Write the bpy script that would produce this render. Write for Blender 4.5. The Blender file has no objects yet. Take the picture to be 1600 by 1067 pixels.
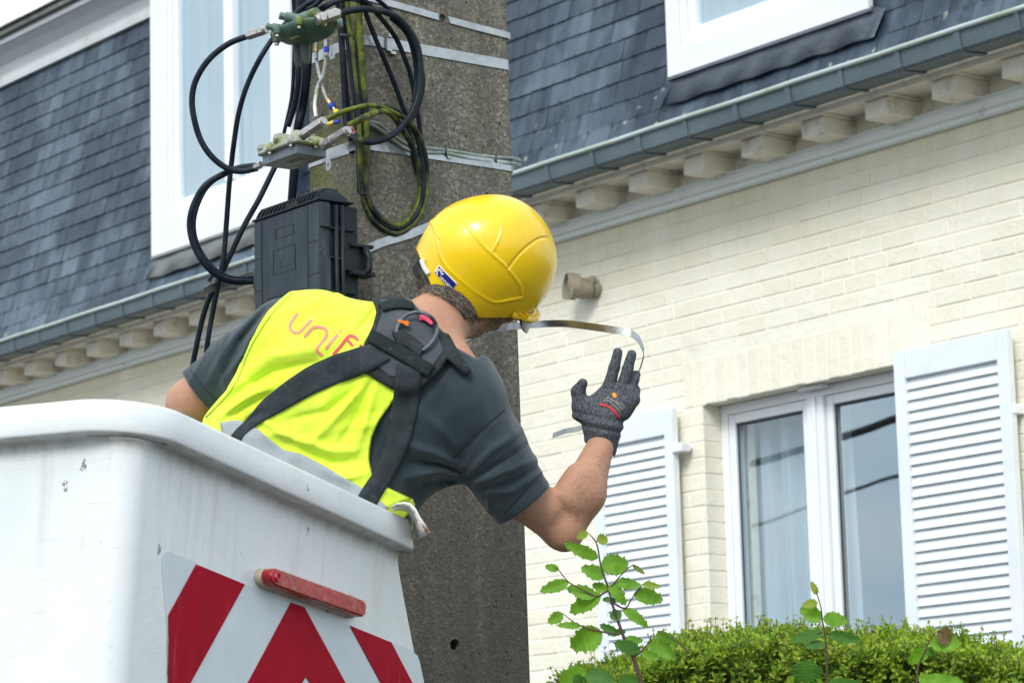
import bpy, bmesh, math, random
import numpy as np
from mathutils import Vector, Matrix, noise
from mathutils.bvhtree import BVHTree
R = math.radians
random.seed(7)
SC = bpy.context.scene
COL = SC.collection

# ------------------------------------------------------------------ camera
FPX, W0, H0 = 4578.0, 1600.0, 1067.0
CAM = Vector((0, 0, 1.6))
PITCH, ROLL = R(10.0), R(1.53)
_f0 = Vector((0, math.cos(PITCH), math.sin(PITCH)))
_r0 = Vector((1, 0, 0)); _u0 = _r0.cross(_f0)
CF = _f0
CR = (_r0 * math.cos(ROLL) - (-_u0) * 0 + _u0 * math.sin(ROLL) * -1).normalized()
# world up must lean to the LEFT in the picture: right axis dips below horizontal
CU = CR.cross(CF).normalized()
cd = bpy.data.cameras.new('camera'); cam = bpy.data.objects.new('camera', cd); COL.objects.link(cam)
cd.sensor_width = 36; cd.lens = FPX / W0 * 36; cd.clip_end = 5000; cd.clip_start = 0.1
cam.matrix_world = Matrix(((CR.x, CU.x, -CF.x, CAM.x), (CR.y, CU.y, -CF.y, CAM.y), (CR.z, CU.z, -CF.z, CAM.z), (0, 0, 0, 1)))
cd.dof.use_dof = True; cd.dof.focus_distance = 6.2; cd.dof.aperture_fstop = 12.0
SC.camera = cam
def ray(px, py): return (CF + CR * ((px - W0/2) / FPX) - CU * ((py - H0/2) / FPX))
def P(px, py, d): return CAM + ray(px, py) * d
def PX(p):
    q = p - CAM; d = q.dot(CF); return (W0/2 + q.dot(CR)/d*FPX, H0/2 - q.dot(CU)/d*FPX, d)

# ------------------------------------------------------------------ world, sun, exposure
SUN_EL, SUN_AZ = R(42), R(-160)      # direction the light comes from (azimuth measured from +Y towards +X)
w = bpy.data.worlds.new('World'); SC.world = w; w.use_nodes = True
nt = w.node_tree; N = nt.nodes; L = nt.links
bg = N['Background']; bg.inputs['Strength'].default_value = 1.0
sky = N.new('ShaderNodeTexSky'); sky.sky_type = 'NISHITA'; sky.sun_disc = False
sky.sun_elevation = SUN_EL; sky.sun_rotation = SUN_AZ; sky.dust_density = 2.0; sky.ozone_density = 1.0
tc = N.new('ShaderNodeTexCoord')
mp = N.new('ShaderNodeMapping'); mp.inputs['Scale'].default_value = (1, 1, 2.6); mp.inputs['Location'].default_value = (.3, .1, .2)
nz = N.new('ShaderNodeTexNoise'); nz.inputs['Scale'].default_value = 4.2; nz.inputs['Detail'].default_value = 7; nz.inputs['Roughness'].default_value = .55
L.new(tc.outputs['Generated'], mp.inputs[0]); L.new(mp.outputs[0], nz.inputs['Vector'])
cr = N.new('ShaderNodeValToRGB'); cr.color_ramp.elements[0].position = .40; cr.color_ramp.elements[1].position = .60
cr.color_ramp.elements[0].color = (.66, .84, 1.0, 1); cr.color_ramp.elements[1].color = (1.05, 1.06, 1.07, 1)
L.new(nz.outputs['Fac'], cr.inputs[0])
sm = N.new('ShaderNodeMix'); sm.data_type = 'RGBA'; sm.blend_type = 'MULTIPLY'; sm.inputs[0].default_value = 1
sm.inputs[7].default_value = (.12, .12, .12, 1); L.new(sky.outputs[0], sm.inputs[6])
# overcast: bright layer of cloud over the blue sky, brighter overhead
sp = N.new('ShaderNodeSeparateXYZ'); L.new(tc.outputs['Generated'], sp.inputs[0])
gr = N.new('ShaderNodeMapRange'); gr.inputs[1].default_value = -.1; gr.inputs[2].default_value = .9; gr.inputs[3].default_value = 1.2; gr.inputs[4].default_value = 1.42
L.new(sp.outputs[2], gr.inputs[0])
cm = N.new('ShaderNodeMix'); cm.data_type = 'RGBA'; cm.blend_type = 'MULTIPLY'; cm.inputs[0].default_value = 1
L.new(cr.outputs[0], cm.inputs[6]); L.new(gr.outputs[0], cm.inputs[7])
mx = N.new('ShaderNodeMix'); mx.data_type = 'RGBA'; mx.inputs[0].default_value = .85
L.new(sm.outputs[2], mx.inputs[6]); L.new(cm.outputs[2], mx.inputs[7]); L.new(mx.outputs[2], bg.inputs[0])
sd = bpy.data.lights.new('sun', 'SUN'); sd.energy = 1.9; sd.angle = R(20); sd.color = (1, .985, .93)
so = bpy.data.objects.new('sun', sd); COL.objects.link(so)
_sdv = Vector((math.sin(SUN_AZ)*math.cos(SUN_EL), math.cos(SUN_AZ)*math.cos(SUN_EL), math.sin(SUN_EL)))
so.rotation_euler = _sdv.to_track_quat('Z', 'Y').to_euler()
SC.view_settings.view_transform = 'Standard'; SC.view_settings.look = 'None'
SC.view_settings.exposure = 0.33; SC.view_settings.gamma = 1

# ------------------------------------------------------------------ materials
class MT:
    def __init__(s, name):
        s.m = bpy.data.materials.new(name); s.m.use_nodes = True; s.t = s.m.node_tree; s.N = s.t.nodes; s.L = s.t.links
        s.b = s.N['Principled BSDF']
    def n(s, typ, **kw):
        o = s.N.new('ShaderNode' + typ)
        for k, v in kw.items():
            if k.startswith('i_'):
                kk = k[2:]; kk = int(kk) if kk.isdigit() else kk
                o.inputs[kk].default_value = v
            else: setattr(o, k, v)
        return o
    def l(s, a, b, ia=0, ib=0):
        s.L.new(a.outputs[ia] if hasattr(a, 'outputs') else a, b.inputs[ib] if hasattr(b, 'inputs') else b)
    def coord(s, scale=(1, 1, 1)):
        t = s.n('TexCoord'); m = s.n('Mapping'); m.inputs['Scale'].default_value = scale; s.l(t.outputs['Object'], m.inputs[0]); return m.outputs[0]
    def noise(s, scale, detail=5, rough=.55, vec=None, dist=0):
        o = s.n('TexNoise'); o.inputs['Scale'].default_value = scale; o.inputs['Detail'].default_value = detail
        o.inputs['Roughness'].default_value = rough; o.inputs['Distortion'].default_value = dist
        s.l(vec if vec is not None else s.coord(), o.inputs['Vector']); return o.outputs['Fac']
    def ramp(s, fac, stops):
        o = s.n('ValToRGB'); e = o.color_ramp.elements
        while len(e) < len(stops): e.new(.5)
        for i, (p, c) in enumerate(stops):
            e[i].position = p; e[i].color = (c, c, c, 1) if isinstance(c, (int, float)) else (*c, 1)
        s.l(fac, o.inputs[0]); return o.outputs[0]
    def mix(s, fac, a, b, mode='MIX'):
        o = s.n('Mix', data_type='RGBA', blend_type=mode)
        for v, k in ((fac, 0), (a, 6), (b, 7)):
            if isinstance(v, (int, float)): o.inputs[k].default_value = v if k == 0 else (v, v, v, 1)
            elif isinstance(v, tuple): o.inputs[k].default_value = (*v, 1)
            else: s.l(v, o.inputs[k])
        return o.outputs[2]
    def math(s, op, a, b=0.0, c=0.0):
        o = s.n('Math', operation=op)
        for i, v in enumerate((a, b, c)):
            if isinstance(v, (int, float)): o.inputs[i].default_value = v
            else: s.l(v, o.inputs[i])
        return o.outputs[0]
    def bump(s, h, dist=.002, strength=1.0, prev=None):
        o = s.n('Bump'); o.inputs['Distance'].default_value = dist; o.inputs['Strength'].default_value = strength
        s.l(h, o.inputs['Height'])
        if prev is not None: s.l(prev, o.inputs['Normal'])
        return o.outputs[0]
    def island(s): return s.n('NewGeometry').outputs['Random Per Island']
    def set(s, col=None, rough=None, metal=None, normal=None, spec=None, **kw):
        for v, k in ((col, 'Base Color'), (rough, 'Roughness'), (metal, 'Metallic'), (normal, 'Normal'), (spec, 'Specular IOR Level')):
            if v is None: continue
            if isinstance(v, tuple): s.b.inputs[k].default_value = (*v, 1)
            elif isinstance(v, (int, float)): s.b.inputs[k].default_value = v
            else: s.l(v, s.b.inputs[k])
        for k, v in kw.items(): s.b.inputs[k.replace('_', ' ')].default_value = v
        return s.m
def simple(name, c1, c2=None, scale=8, rough=.6, metal=0, bs=None, bd=.001, lo=.35, hi=.65, spec=.5, dirt=None, dscale=3, dlo=.55, dhi=.75, stretch=(1, 1, 1), **kw):
    """base colour varies c1..c2 by noise; optional dirt colour in its own patches; optional noise bump"""
    m = MT(name); c2 = c2 or c1; v = m.coord(stretch)
    col = m.mix(m.ramp(m.noise(scale, vec=v), [(lo, 0), (hi, 1)]), c1, c2)
    if dirt: col = m.mix(m.ramp(m.noise(dscale, 8, .65, vec=v), [(dlo, 0), (dhi, 1)]), col, dirt)
    nr = m.bump(m.noise(bs, 6, .6), bd) if bs else None
    rg = m.math('MULTIPLY_ADD', m.noise(scale*2.3), .25, rough - .125)
    return m.set(col, rg, metal, nr, spec, **kw)

# ------------------------------------------------------------------ mesh helpers
def link_mesh(name, verts, faces, mats, parent=None, mi=None, smooth=False, loc=None):
    me = bpy.data.meshes.new(name)
    verts = np.asarray(verts, dtype=np.float32)
    me.from_pydata(verts.tolist(), [], faces if isinstance(faces, list) else faces.tolist())
    for m in (mats if isinstance(mats, (list, tuple)) else [mats]): me.materials.append(m)
    if mi is not None: me.polygons.foreach_set('material_index', mi)
    if smooth: me.polygons.foreach_set('use_smooth', [True]*len(me.polygons))
    me.update()
    o = bpy.data.objects.new(name, me); COL.objects.link(o)
    if parent is not None: o.parent = parent
    if loc is not None: o.location = loc
    return o
class MB:
    """collects shapes; build() links them as ONE object. World coordinates unless the parent has a frame."""
    def __init__(s): s.v = []; s.f = []; s.mi = []; s.sm = []
    def add(s, vs, fs, mi=0, smooth=False):
        b = len(s.v); s.v += [tuple(v) for v in vs]; s.f += [[b+i for i in f] for f in fs]; s.mi += [mi]*len(fs); s.sm += [smooth]*len(fs); return s
    def box(s, c0, c1, mi=0, M=None, ch=0):
        x0, y0, z0 = c0; x1, y1, z1 = c1
        if ch == 0:
            vs = [(x, y, z) for x in (x0, x1) for y in (y0, y1) for z in (z0, z1)]
            fs = [(0, 1, 3, 2), (4, 6, 7, 5), (0, 4, 5, 1), (2, 3, 7, 6), (0, 2, 6, 4), (1, 5, 7, 3)]
        else:
            b = bmesh.new(); bmesh.ops.create_cube(b, size=1)
            for v in b.verts: v.co = Vector((x0 + (v.co.x+.5)*(x1-x0), y0 + (v.co.y+.5)*(y1-y0), z0 + (v.co.z+.5)*(z1-z0)))
            bmesh.ops.bevel(b, geom=b.edges[:], offset=ch, segments=2, affect='EDGES', profile=.6)
            b.verts.index_update(); vs = [tuple(v.co) for v in b.verts]; fs = [[v.index for v in f.verts] for f in b.faces]; b.free()
        if M is not None: vs = [tuple(M @ Vector(v)) for v in vs]
        return s.add(vs, fs, mi)
    def frame(s, x0, x1, z0, z1, y0, y1, wd, mi=0, ch=0):
        """rectangular frame in XZ, thickness y0..y1; wd = (left, right, bottom, top)"""
        l, r, b, t = wd if isinstance(wd, tuple) else (wd,)*4
        if l: s.box((x0, y0, z0), (x0+l, y1, z1), mi, ch=ch)
        if r: s.box((x1-r, y0, z0), (x1, y1, z1), mi, ch=ch)
        e = .0006
        if b: s.box((x0+l+e, y0+e, z0), (x1-r-e, y1-e, z0+b), mi, ch=ch)
        if t: s.box((x0+l+e, y0+e, z1-t), (x1-r-e, y1-e, z1), mi, ch=ch)
        return s
    def tube(s, pts, r, seg=12, mi=0, caps=True, closed=False):
        pts = [Vector(p) for p in pts]; n = len(pts); rs = r if isinstance(r, (list, tuple)) else [r]*n
        t0 = (pts[1]-pts[0]).normalized(); up = Vector((0, 0, 1)) if abs(t0.z) < .9 else Vector((1, 0, 0))
        nrm = t0.cross(up).normalized(); vs = []
        for i in range(n):
            a = pts[i-1] if i or closed else pts[0]; b = pts[(i+1) % n] if i < n-1 or closed else pts[-1]
            t = (b-a).normalized() if (b-a).length > 1e-9 else t0
            nrm = (nrm - t*nrm.dot(t)); nrm = nrm.normalized() if nrm.length > 1e-6 else t.orthogonal().normalized()
            bn = t.cross(nrm)
            for k in range(seg):
                an = 2*math.pi*k/seg; vs.append(pts[i] + (nrm*math.cos(an)+bn*math.sin(an))*rs[i])
        fs = []
        m = n if closed else n-1
        for i in range(m):
            for k in range(seg):
                a = i*seg+k; b = i*seg+(k+1) % seg; c = ((i+1) % n)*seg+(k+1) % seg; d = ((i+1) % n)*seg+k; fs.append((a, d, c, b))
        s.add(vs, fs, mi, True)
        if caps and not closed:
            b = len(s.v) - len(vs)
            s.f.append([b+k for k in range(seg)]); s.mi.append(mi); s.sm.append(False)
            s.f.append([b+(n-1)*seg+k for k in range(seg)][::-1]); s.mi.append(mi); s.sm.append(False)
        return s
    def lathe(s, o, ax, prof, seg=24, mi=0, smooth=False, flat=None):
        """prof = [(along, radius)]"""
        o = Vector(o); ax = Vector(ax).normalized(); e = ax.orthogonal().normalized() if flat is None else (Vector(flat)-ax*Vector(flat).dot(ax)).normalized(); g = ax.cross(e)
        vs = [o + ax*a + (e*math.cos(2*math.pi*(k)/seg)+g*math.sin(2*math.pi*(k)/seg))*r for a, r in prof for k in range(seg)]
        fs = [(i*seg+k, i*seg+(k+1) % seg, (i+1)*seg+(k+1) % seg, (i+1)*seg+k) for i in range(len(prof)-1) for k in range(seg)]
        fs += [[k for k in range(seg)][::-1], [(len(prof)-1)*seg+k for k in range(seg)]]
        return s.add(vs, fs, mi, smooth)
    def extr(s, prof, x0, x1, mi=0, M=None, caps=True):
        """profile [(y,z)] closed, extruded along x"""
        n = len(prof); vs = [(x0, y, z) for y, z in prof] + [(x1, y, z) for y, z in prof]
        fs = [(i, (i+1) % n, n+(i+1) % n, n+i) for i in range(n)]
        if caps: fs += [list(range(n))[::-1], list(range(n, 2*n))]
        if M is not None: vs = [tuple(M @ Vector(v)) for v in vs]
        return s.add(vs, fs, mi)
    def build(s, name, mats, parent=None, smooth=None):
        o = link_mesh(name, s.v, s.f, mats, parent, s.mi)
        o.data.polygons.foreach_set('use_smooth', s.sm if smooth is None else [smooth]*len(s.f))
        bm = bmesh.new(); bm.from_mesh(o.data); bmesh.ops.recalc_face_normals(bm, faces=bm.faces[:]); bm.to_mesh(o.data); bm.free()
        return o
def empty(name, loc=(0, 0, 0), M=None):
    o = bpy.data.objects.new(name, None); COL.objects.link(o); o.empty_display_size = .1
    if M is not None: o.matrix_world = M
    else: o.location = loc
    return o
def tag(o, label=None, cat=None, group=None, kind=None):
    for k, v in (('label', label), ('category', cat), ('group', group), ('kind', kind)):
        if v: o[k] = v
    return o
def reparent_world(o, parent):
    """meshes were written in world coordinates; keep them there under a parent that has its own place"""
    bpy.context.view_layer.update(); o.parent = parent; o.matrix_parent_inverse = parent.matrix_world.inverted(); return o
def spline(pts, n=8):
    """Catmull-Rom through points (tuples of any length)"""
    pts = [np.array(p, float) for p in pts]; out = []
    q = [2*pts[0]-pts[1]] + pts + [2*pts[-1]-pts[-2]]
    for i in range(1, len(q)-2):
        a, b, c, d = q[i-1:i+3]
        for k in range(n):
            t = k/n; out.append(.5*((2*b)+(-a+c)*t+(2*a-5*b+4*c-d)*t*t+(-a+3*b-3*c+d)*t**3))
    out.append(pts[-1]); return out
# ------------------------------------------------------------------ ground
def ground():
    m = simple('asphalt', (.045, .045, .047), (.07, .068, .065), scale=3, rough=.9, bs=200, bd=.003)
    g = MB(); n = 24; S = 900
    vs = [(-S+2*S*i/n, -S+2*S*j/n, 0) for j in range(n+1) for i in range(n+1)]
    g.add(vs, [(j*(n+1)+i, j*(n+1)+i+1, (j+1)*(n+1)+i+1, (j+1)*(n+1)+i) for j in range(n) for i in range(n)])
    tag(g.build('ground', m), kind='structure')
ground()
# ------------------------------------------------------------------ facade frame
_d = ray(-2767, 1435); _d.z = 0; _d.normalize()          # towards the left, receding
FX = -_d; FY = Vector((0, 0, 1)).cross(FX)               # FX right and nearer, FY into the house
_p = P(1500, 250, 12.0)
FO = Vector((_p.x, _p.y, 0))
FM = Matrix(((FX.x, FY.x, 0, FO.x), (FX.y, FY.y, 0, FO.y), (0, 0, 1, 0), (0, 0, 0, 1)))
def fac(px, py, n=0.0):
    """pixel -> (u, z) on the vertical plane n metres in front of the wall face"""
    r = ray(px, py); t = (FO - FY*n - CAM).dot(FY)/r.dot(FY); q = CAM + r*t
    return ((q-FO).dot(FX), q.z)
def fz(px, py, n=0.0): return fac(px, py, n)[1]
def fu(px, py, n=0.0): return fac(px, py, n)[0]
house = empty('house', M=FM)
tag(house, 'cream painted brick house with slate mansard roof, zinc gutter and white louvred shutters', 'house')
U0, U1 = -11.0, 3.0     # extent of the facade that is built
m_white = simple('white_paint', (.80, .81, .82), (.74, .75, .76), scale=5, rough=.42, dirt=(.45, .46, .40), dscale=9, dlo=.66, dhi=.9)
m_pvc = simple('white_frame', (.82, .84, .86), (.78, .80, .82), scale=4, rough=.35)
m_shut = simple('shutter_white', (.78, .82, .845), (.72, .76, .79), scale=6, rough=.4, dirt=(.5, .52, .5), dscale=14, dlo=.68, dhi=.9)
m_cream = simple('cream_trim', (.80, .76, .65), (.85, .81, .71), scale=6, rough=.6, dirt=(.34, .27, .19), dscale=12, dlo=.52, dhi=.8)
m_cornice = simple('cornice_grey', (.76, .80, .78), (.80, .83, .81), scale=5, rough=.5, dirt=(.3, .33, .27), dscale=12, dlo=.6, dhi=.85)
def mk_brick():
    m = MT('painted_brick'); isl = m.island()
    c = m.mix(m.ramp(isl, [(0, 0), (1, 1)]), (.83, .78, .64), (.89, .845, .73))
    c = m.mix(m.ramp(m.noise(2.2, 6), [(.4, 0), (.7, .7)]), c, (.78, .74, .62))
    # weathering: yellow-brown streak just below the cornice
    sx = m.n('SeparateXYZ'); m.l(m.coord(), sx)
    band = m.n('MapRange'); m.l(sx.outputs[2], band.inputs[0]); band.inputs[1].default_value = ZC-.42; band.inputs[2].default_value = ZC
    st = m.math('MULTIPLY', band.outputs[0], m.ramp(m.noise(5, 8, .65, vec=m.coord((1, 1, .35))), [(.3, .25), (.7, 1)]))
    c = m.mix(st, c, (.66, .59, .40))
    c = m.mix(m.ramp(m.noise(34, 5, .7), [(.58, 0), (.74, .6)]), c, (.52, .46, .34))
    nb = m.bump(m.noise(90, 6, .65), .0022); nb = m.bump(m.noise(14, 3), .006, prev=nb)
    return m.set(c, .62, 0, nb, .35)
# z levels taken on the line x = 1250
ZC = fz(1250, 268, .02)          # top of the brickwork
NG0, NG1 = .27, .41
ZS = fz(1250, 186, NG0) + .02     # soffit
#               # gutter back / front
ZGR = fz(1250, 127, NG1)          # gutter bead
ZGB = fz(1250, 160, NG1)
print('ZC', ZC, 'gutter', ZGR, ZGB, 'soffit edge', fz(1250, 186, NG0), 'lintel', fz(1250, 600), fz(1395, 570), fz(1100, 631))
# window opening
WU0 = fu(1097, 640, 0); WZ1 = fz(1250, 600, 0)
SHR = (fu(1397, 600, .07), fu(1572, 515, .07)); WU1 = SHR[0] + .03
WZ0 = 1.35
print('window', WU0, WU1, WZ1, 'shutterR', SHR)
CH, BL = .0725, .196
def brickwall():
    g = MB(); rnd = random.Random(3)
    d = .10
    # paint-filled mortar bed, slightly behind the brick faces
    def bed(x0, x1, z0, z1): g.box((x0, .0027, z0), (x1, .3, z1))
    bed(U0, WU0, 0, ZC); bed(WU1, U1, 0, ZC); bed(WU0+.0005, WU1-.0005, WZ1, ZC); bed(WU0+.0005, WU1-.0005, 0, WZ0)
    jt = .0060
    def brick(x0, x1, z0, z1, yf=0, jit=True):
        y = yf + (rnd.uniform(-.0016, .0016) if jit else 0)
        c = .0036; o = .0011
        j = lambda: rnd.uniform(-o, o)
        vs = []
        for (yy, e) in ((.012, 0), (y+c*.6, 0), (y, c)):
            for (sx, sz) in ((0, 0), (1, 0), (1, 1), (0, 1)):
                vs.append(((x0+e, x1-e)[sx]+j(), yy, (z0+e, z1-e)[sz]+j()))
        fs = [(8, 9, 10, 11)]
        for r_ in (0, 4):
            for k in range(4): fs.append((r_+k, r_+(k+1) % 4, r_+4+(k+1) % 4, r_+4+k))
        g.add(vs, fs)
    row = 0; z = ZC - .004
    SZ = .205   # soldier course above the window
    while z > .9:
        z0 = z - CH + jt
        x = U0 + (BL/2 if row % 2 else 0) + rnd.uniform(-.01, .01)
        while x < U1:
            L_ = BL + rnd.uniform(-.006, .006)
            a, b = x, x + L_ - jt
            segs = [(a, b)]
            if z0 < WZ1+SZ and z > WZ0:
                lo, hi = (WU0-.0, WU1+.0) if z <= WZ1 else (WU0-.12, WU1+.12)
                if z > WZ1 or True:
                    segs = []
                    if a < lo: segs.append((a, min(b, lo)))
                    if b > hi: segs.append((max(a, hi), b))
            for a_, b_ in segs:
                if b_-a_ > .02: brick(a_, b_, z0, z)
            x += L_
        z -= CH; row += 1
    x = WU0-.12
    while x < WU1+.12:
        brick(x, min(x+CH-jt, WU1+.12), WZ1-.002+rnd.uniform(-.004, .002), WZ1+SZ+rnd.uniform(-.003, 0)); x += CH
    # jamb bricks (their ends show in the reveal)
    z = ZC-.004
    while z > WZ0:
        z0 = z-CH+jt
        if z < WZ1:
            g.box((WU0-.03, .002, z0), (WU0+.0035+rnd.uniform(-.001, .001), .115, z), ch=.002)
        z -= CH
    g.box((U1-.3, .3005, 0), (U1-.001, 6, ZC+.1)); g.box((U0+.001, .3005, 0), (U0+.3, 6, ZC+.1))
    return g.build('wall', mk_brick(), house)
brickwall()
# ---- cornice: grey moulding on the wall, frieze, modillions, soffit, edge moulding
def cornice():
    g = MB()
    zt = ZC
    prof = [(.02, zt), (-.022, zt), (-.03, zt+.008), (-.03, zt+.022), (-.05, zt+.030), (-.05, zt+.066), (-.056, zt+.070), (-.056, zt+.078), (.02, zt+.078)]
    g.extr(prof, U0, U1)
    g.build('cornice_moulding', m_cornice, house)
    g = MB(); g.extr([(-.012, zt+.0785), (-.012, ZS), (.04, ZS), (.04, zt+.0785)], U0, U1)
    g.build('frieze', m_cream, house)
    g = MB()
    g.extr([(.04, ZS+.0005), (-NG0+.045, ZS+.0005), (-NG0+.045, ZS-.012), (-NG0+.02, ZS-.018), (-NG0+.012, ZS+.005), (-NG0-.004, ZS+.010), (-NG0-.004, ZS+.055), (.04, ZS+.055)], U0, U1)
    g.build('soffit', m_cream, house)
    # modillions: each a shaped block
    us = []; u = fu(1340, 195, .25)
    base = u; step = .385
    k = int((U0-base)/step)+1
    while base+k*step < U1-.3:
        us.append(base+k*step); k += 1
    first = None
    for u in us:
        b = MB(); wd = .138
        b.box((u, -.205, ZS-.088), (u+wd, -.0125, ZS-.0125), ch=.005)
        b.box((u-.008, -.217, ZS-.012), (u+wd+.008, -.0125, ZS-.0008), ch=.003)
        b.build('modillion', m_cream, house)
cornice()
def mk_zinc():
    m = MT('zinc'); c = m.mix(m.ramp(m.noise(3, 7, .6, vec=m.coord((1, 1, 2))), [(.3, 0), (.7, 1)]), (.072, .100, .118), (.12, .155, .175))
    c = m.mix(m.ramp(m.noise(9, 8, .7), [(.6, 0), (.8, .6)]), c, (.05, .06, .06))
    return m.set(c, m.math('MULTIPLY_ADD', m.noise(7), .3, .38), .15, m.bump(m.noise(5), .004), .5)
m_zinc = mk_zinc()
m_bead = simple('zinc_bead', (.50, .56, .56), (.40, .47, .42), scale=3, rough=.4, metal=.2, dirt=(.28, .33, .18), dscale=4, dlo=.5, dhi=.75)
def gutter():
    zb, zr = ZGB, ZGR
    g = MB()
    # open box gutter, sheet 4 mm thick, front face slightly sloped
    out = [(-NG0+.0, zr+.05), (-NG0, zb+.012), (-NG1+.012, zb), (-NG1, zb+.01), (-NG1-.012, zr)]
    inn = [(-NG1-.008, zr), (-NG1+.006, zb+.014), (-NG0-.004, zb+.016), (-NG0-.004, zr+.05)]
    g.extr(out+inn, U0, U1)
    gt = g.build('gutter', m_zinc, house)
    b = MB(); pts = [(U0+(U1-U0)*i/60, -NG1-.016, zr-.002+.0015*math.sin(i*1.7)) for i in range(61)]
    b.tube(pts, .0115, 10); b.build('gutter_bead', m_bead, gt)
    u = fu(1313, 110, NG1) - .325*30; k = 0
    while u < U1-.1:
        b = MB()
        if u > U0+3.2: b.extr([(-NG0+.0, zb+.004), (-NG1+.006, zb-.006), (-NG1-.007, zb+.008), (-NG1-.017, zr-.008), (-NG1-.012, zr-.004), (-NG1, zb+.011), (-NG1+.012, zb+.0008), (-NG0, zb+.0125)], u, u+.022+.006*(k % 3)); b.build('gutter_joint', m_zinc, gt)
        u += .325; k += 1
gutter()
# ---- slate mansard
RN0 = .245; LEAN = .20            # roof foot stands RN0 in front of the wall; leans back LEAN m per m
RZ0 = ZGB+.02
def roof_pt(u, s, off=0):        # s metres up the slope
    c = math.cos(math.atan(LEAN)); sn = math.sin(math.atan(LEAN)); off += .06*max(0, (.40-s)/.40)**2
    return (u, -RN0 + s*sn - off*c, RZ0 + s*c + off*sn)
def mk_slate():
    m = MT('slate'); isl = m.island()
    c = m.ramp(isl, [(0, (.020, .033, .052)), (.45, (.036, .058, .085)), (.8, (.056, .086, .118)), (1, (.092, .125, .16))])
    v = m.coord((1, 1, .3))
    c = m.mix(m.ramp(m.noise(9, 8, .65, vec=v), [(.42, 0), (.72, .6)]), c, (.15, .19, .235))
    # damp dark fields that follow the run-off
    wet = m.ramp(m.noise(1.15, 5, .6, vec=m.coord((1, 1, .8))), [(.47, 0), (.56, 1)])
    c = m.mix(m.math('MULTIPLY', wet, .62), c, (.012, .018, .034))
    li = m.n('TexVoronoi'); li.inputs['Scale'].default_value = 13; m.l(m.coord(), li.inputs['Vector'])
    sx = m.n('SeparateXYZ'); m.l(m.coord(), sx); low = m.n('MapRange'); m.l(sx.outputs[2], low.inputs[0]); low.inputs[1].default_value = RZ0+.42; low.inputs[2].default_value = RZ0+.1
    lm = m.math('MULTIPLY', m.math('LESS_THAN', m.math('ADD', li.outputs['Distance'], m.math('MULTIPLY', m.noise(60), .35)), .36), m.math('MULTIPLY', low.outputs[0], m.ramp(m.noise(1.7), [(.55, 0), (.6, 1)])))
    c = m.mix(lm, c, (.42, .42, .34))
    rg = m.math('MULTIPLY_ADD', m.noise(20), .35, .28)
    nb = m.bump(m.noise(45, 6, .6, vec=v), .002)
    return m.set(c, rg, 0, nb, .22)
m_slate = mk_slate()
SW, SE = .172, .110
CZB = fz(120, 82, RN0-.37)           # underside of crown cornice
def slates():
    g = MB(); rnd = random.Random(11); row = 0; s = 0
    ns = int((CZB-RZ0)/math.cos(math.atan(LEAN))/SE)
    for row in range(ns):
        s = row*SE; x = U0 + (SW/2 if row % 2 else 0) + rnd.uniform(-.012, .012)
        while x < U1:
            w_ = SW + rnd.uniform(-.012, .012); a, b = x+.0008, x+w_-.0022
            t0 = .0145 + rnd.uniform(-.001, .0025); t1 = .003; th = .005; ll = rnd.uniform(-.003, .003); lr = rnd.uniform(-.003, .003)
            c = rnd.uniform(0, .012) if rnd.random() < .25 else 0
            top = s+SE*1.9
            A = [roof_pt(a, s+ll, t0), roof_pt(b-c, s+lr, t0), roof_pt(b, s+lr+c, t0), roof_pt(b, top, t1), roof_pt(a, top, t1)]
            B = [roof_pt(a, s+ll, t0-th), roof_pt(b-c, s+lr, t0-th), roof_pt(b, s+lr+c, t0-th), roof_pt(b, top, t1-th), roof_pt(a, top, t1-th)]
            g.add(A+B, [(0, 1, 2, 3, 4), (0, 5, 6, 1), (1, 6, 7, 2), (2, 7, 8, 3), (4, 9, 5, 0)])
            if row: g.box((x+w_/2-.002, 0, 0), (x+w_/2+.002, .003, .02), M=Matrix.Translation(Vector(roof_pt(0, s-.012, t0+.004))))
            x += w_
    # boarding behind the slates
    g.add([(U0, -RN0+.03, ZS+.035), (U1, -RN0+.03, ZS+.035), (U1, -RN0+(CZB+.1-RZ0)*LEAN+.03, CZB+.1), (U0, -RN0+(CZB+.1-RZ0)*LEAN+.03, CZB+.1),
           (U0, 6, ZS+.035), (U1, 6, ZS+.035), (U1, 6, CZB+.1), (U0, 6, CZB+.1)], [(0, 1, 2, 3), (0, 4, 5, 1), (3, 2, 6, 7), (0, 3, 7, 4), (1, 5, 6, 2)])
    return g.build('roof', m_slate, house)
roof = slates()
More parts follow.
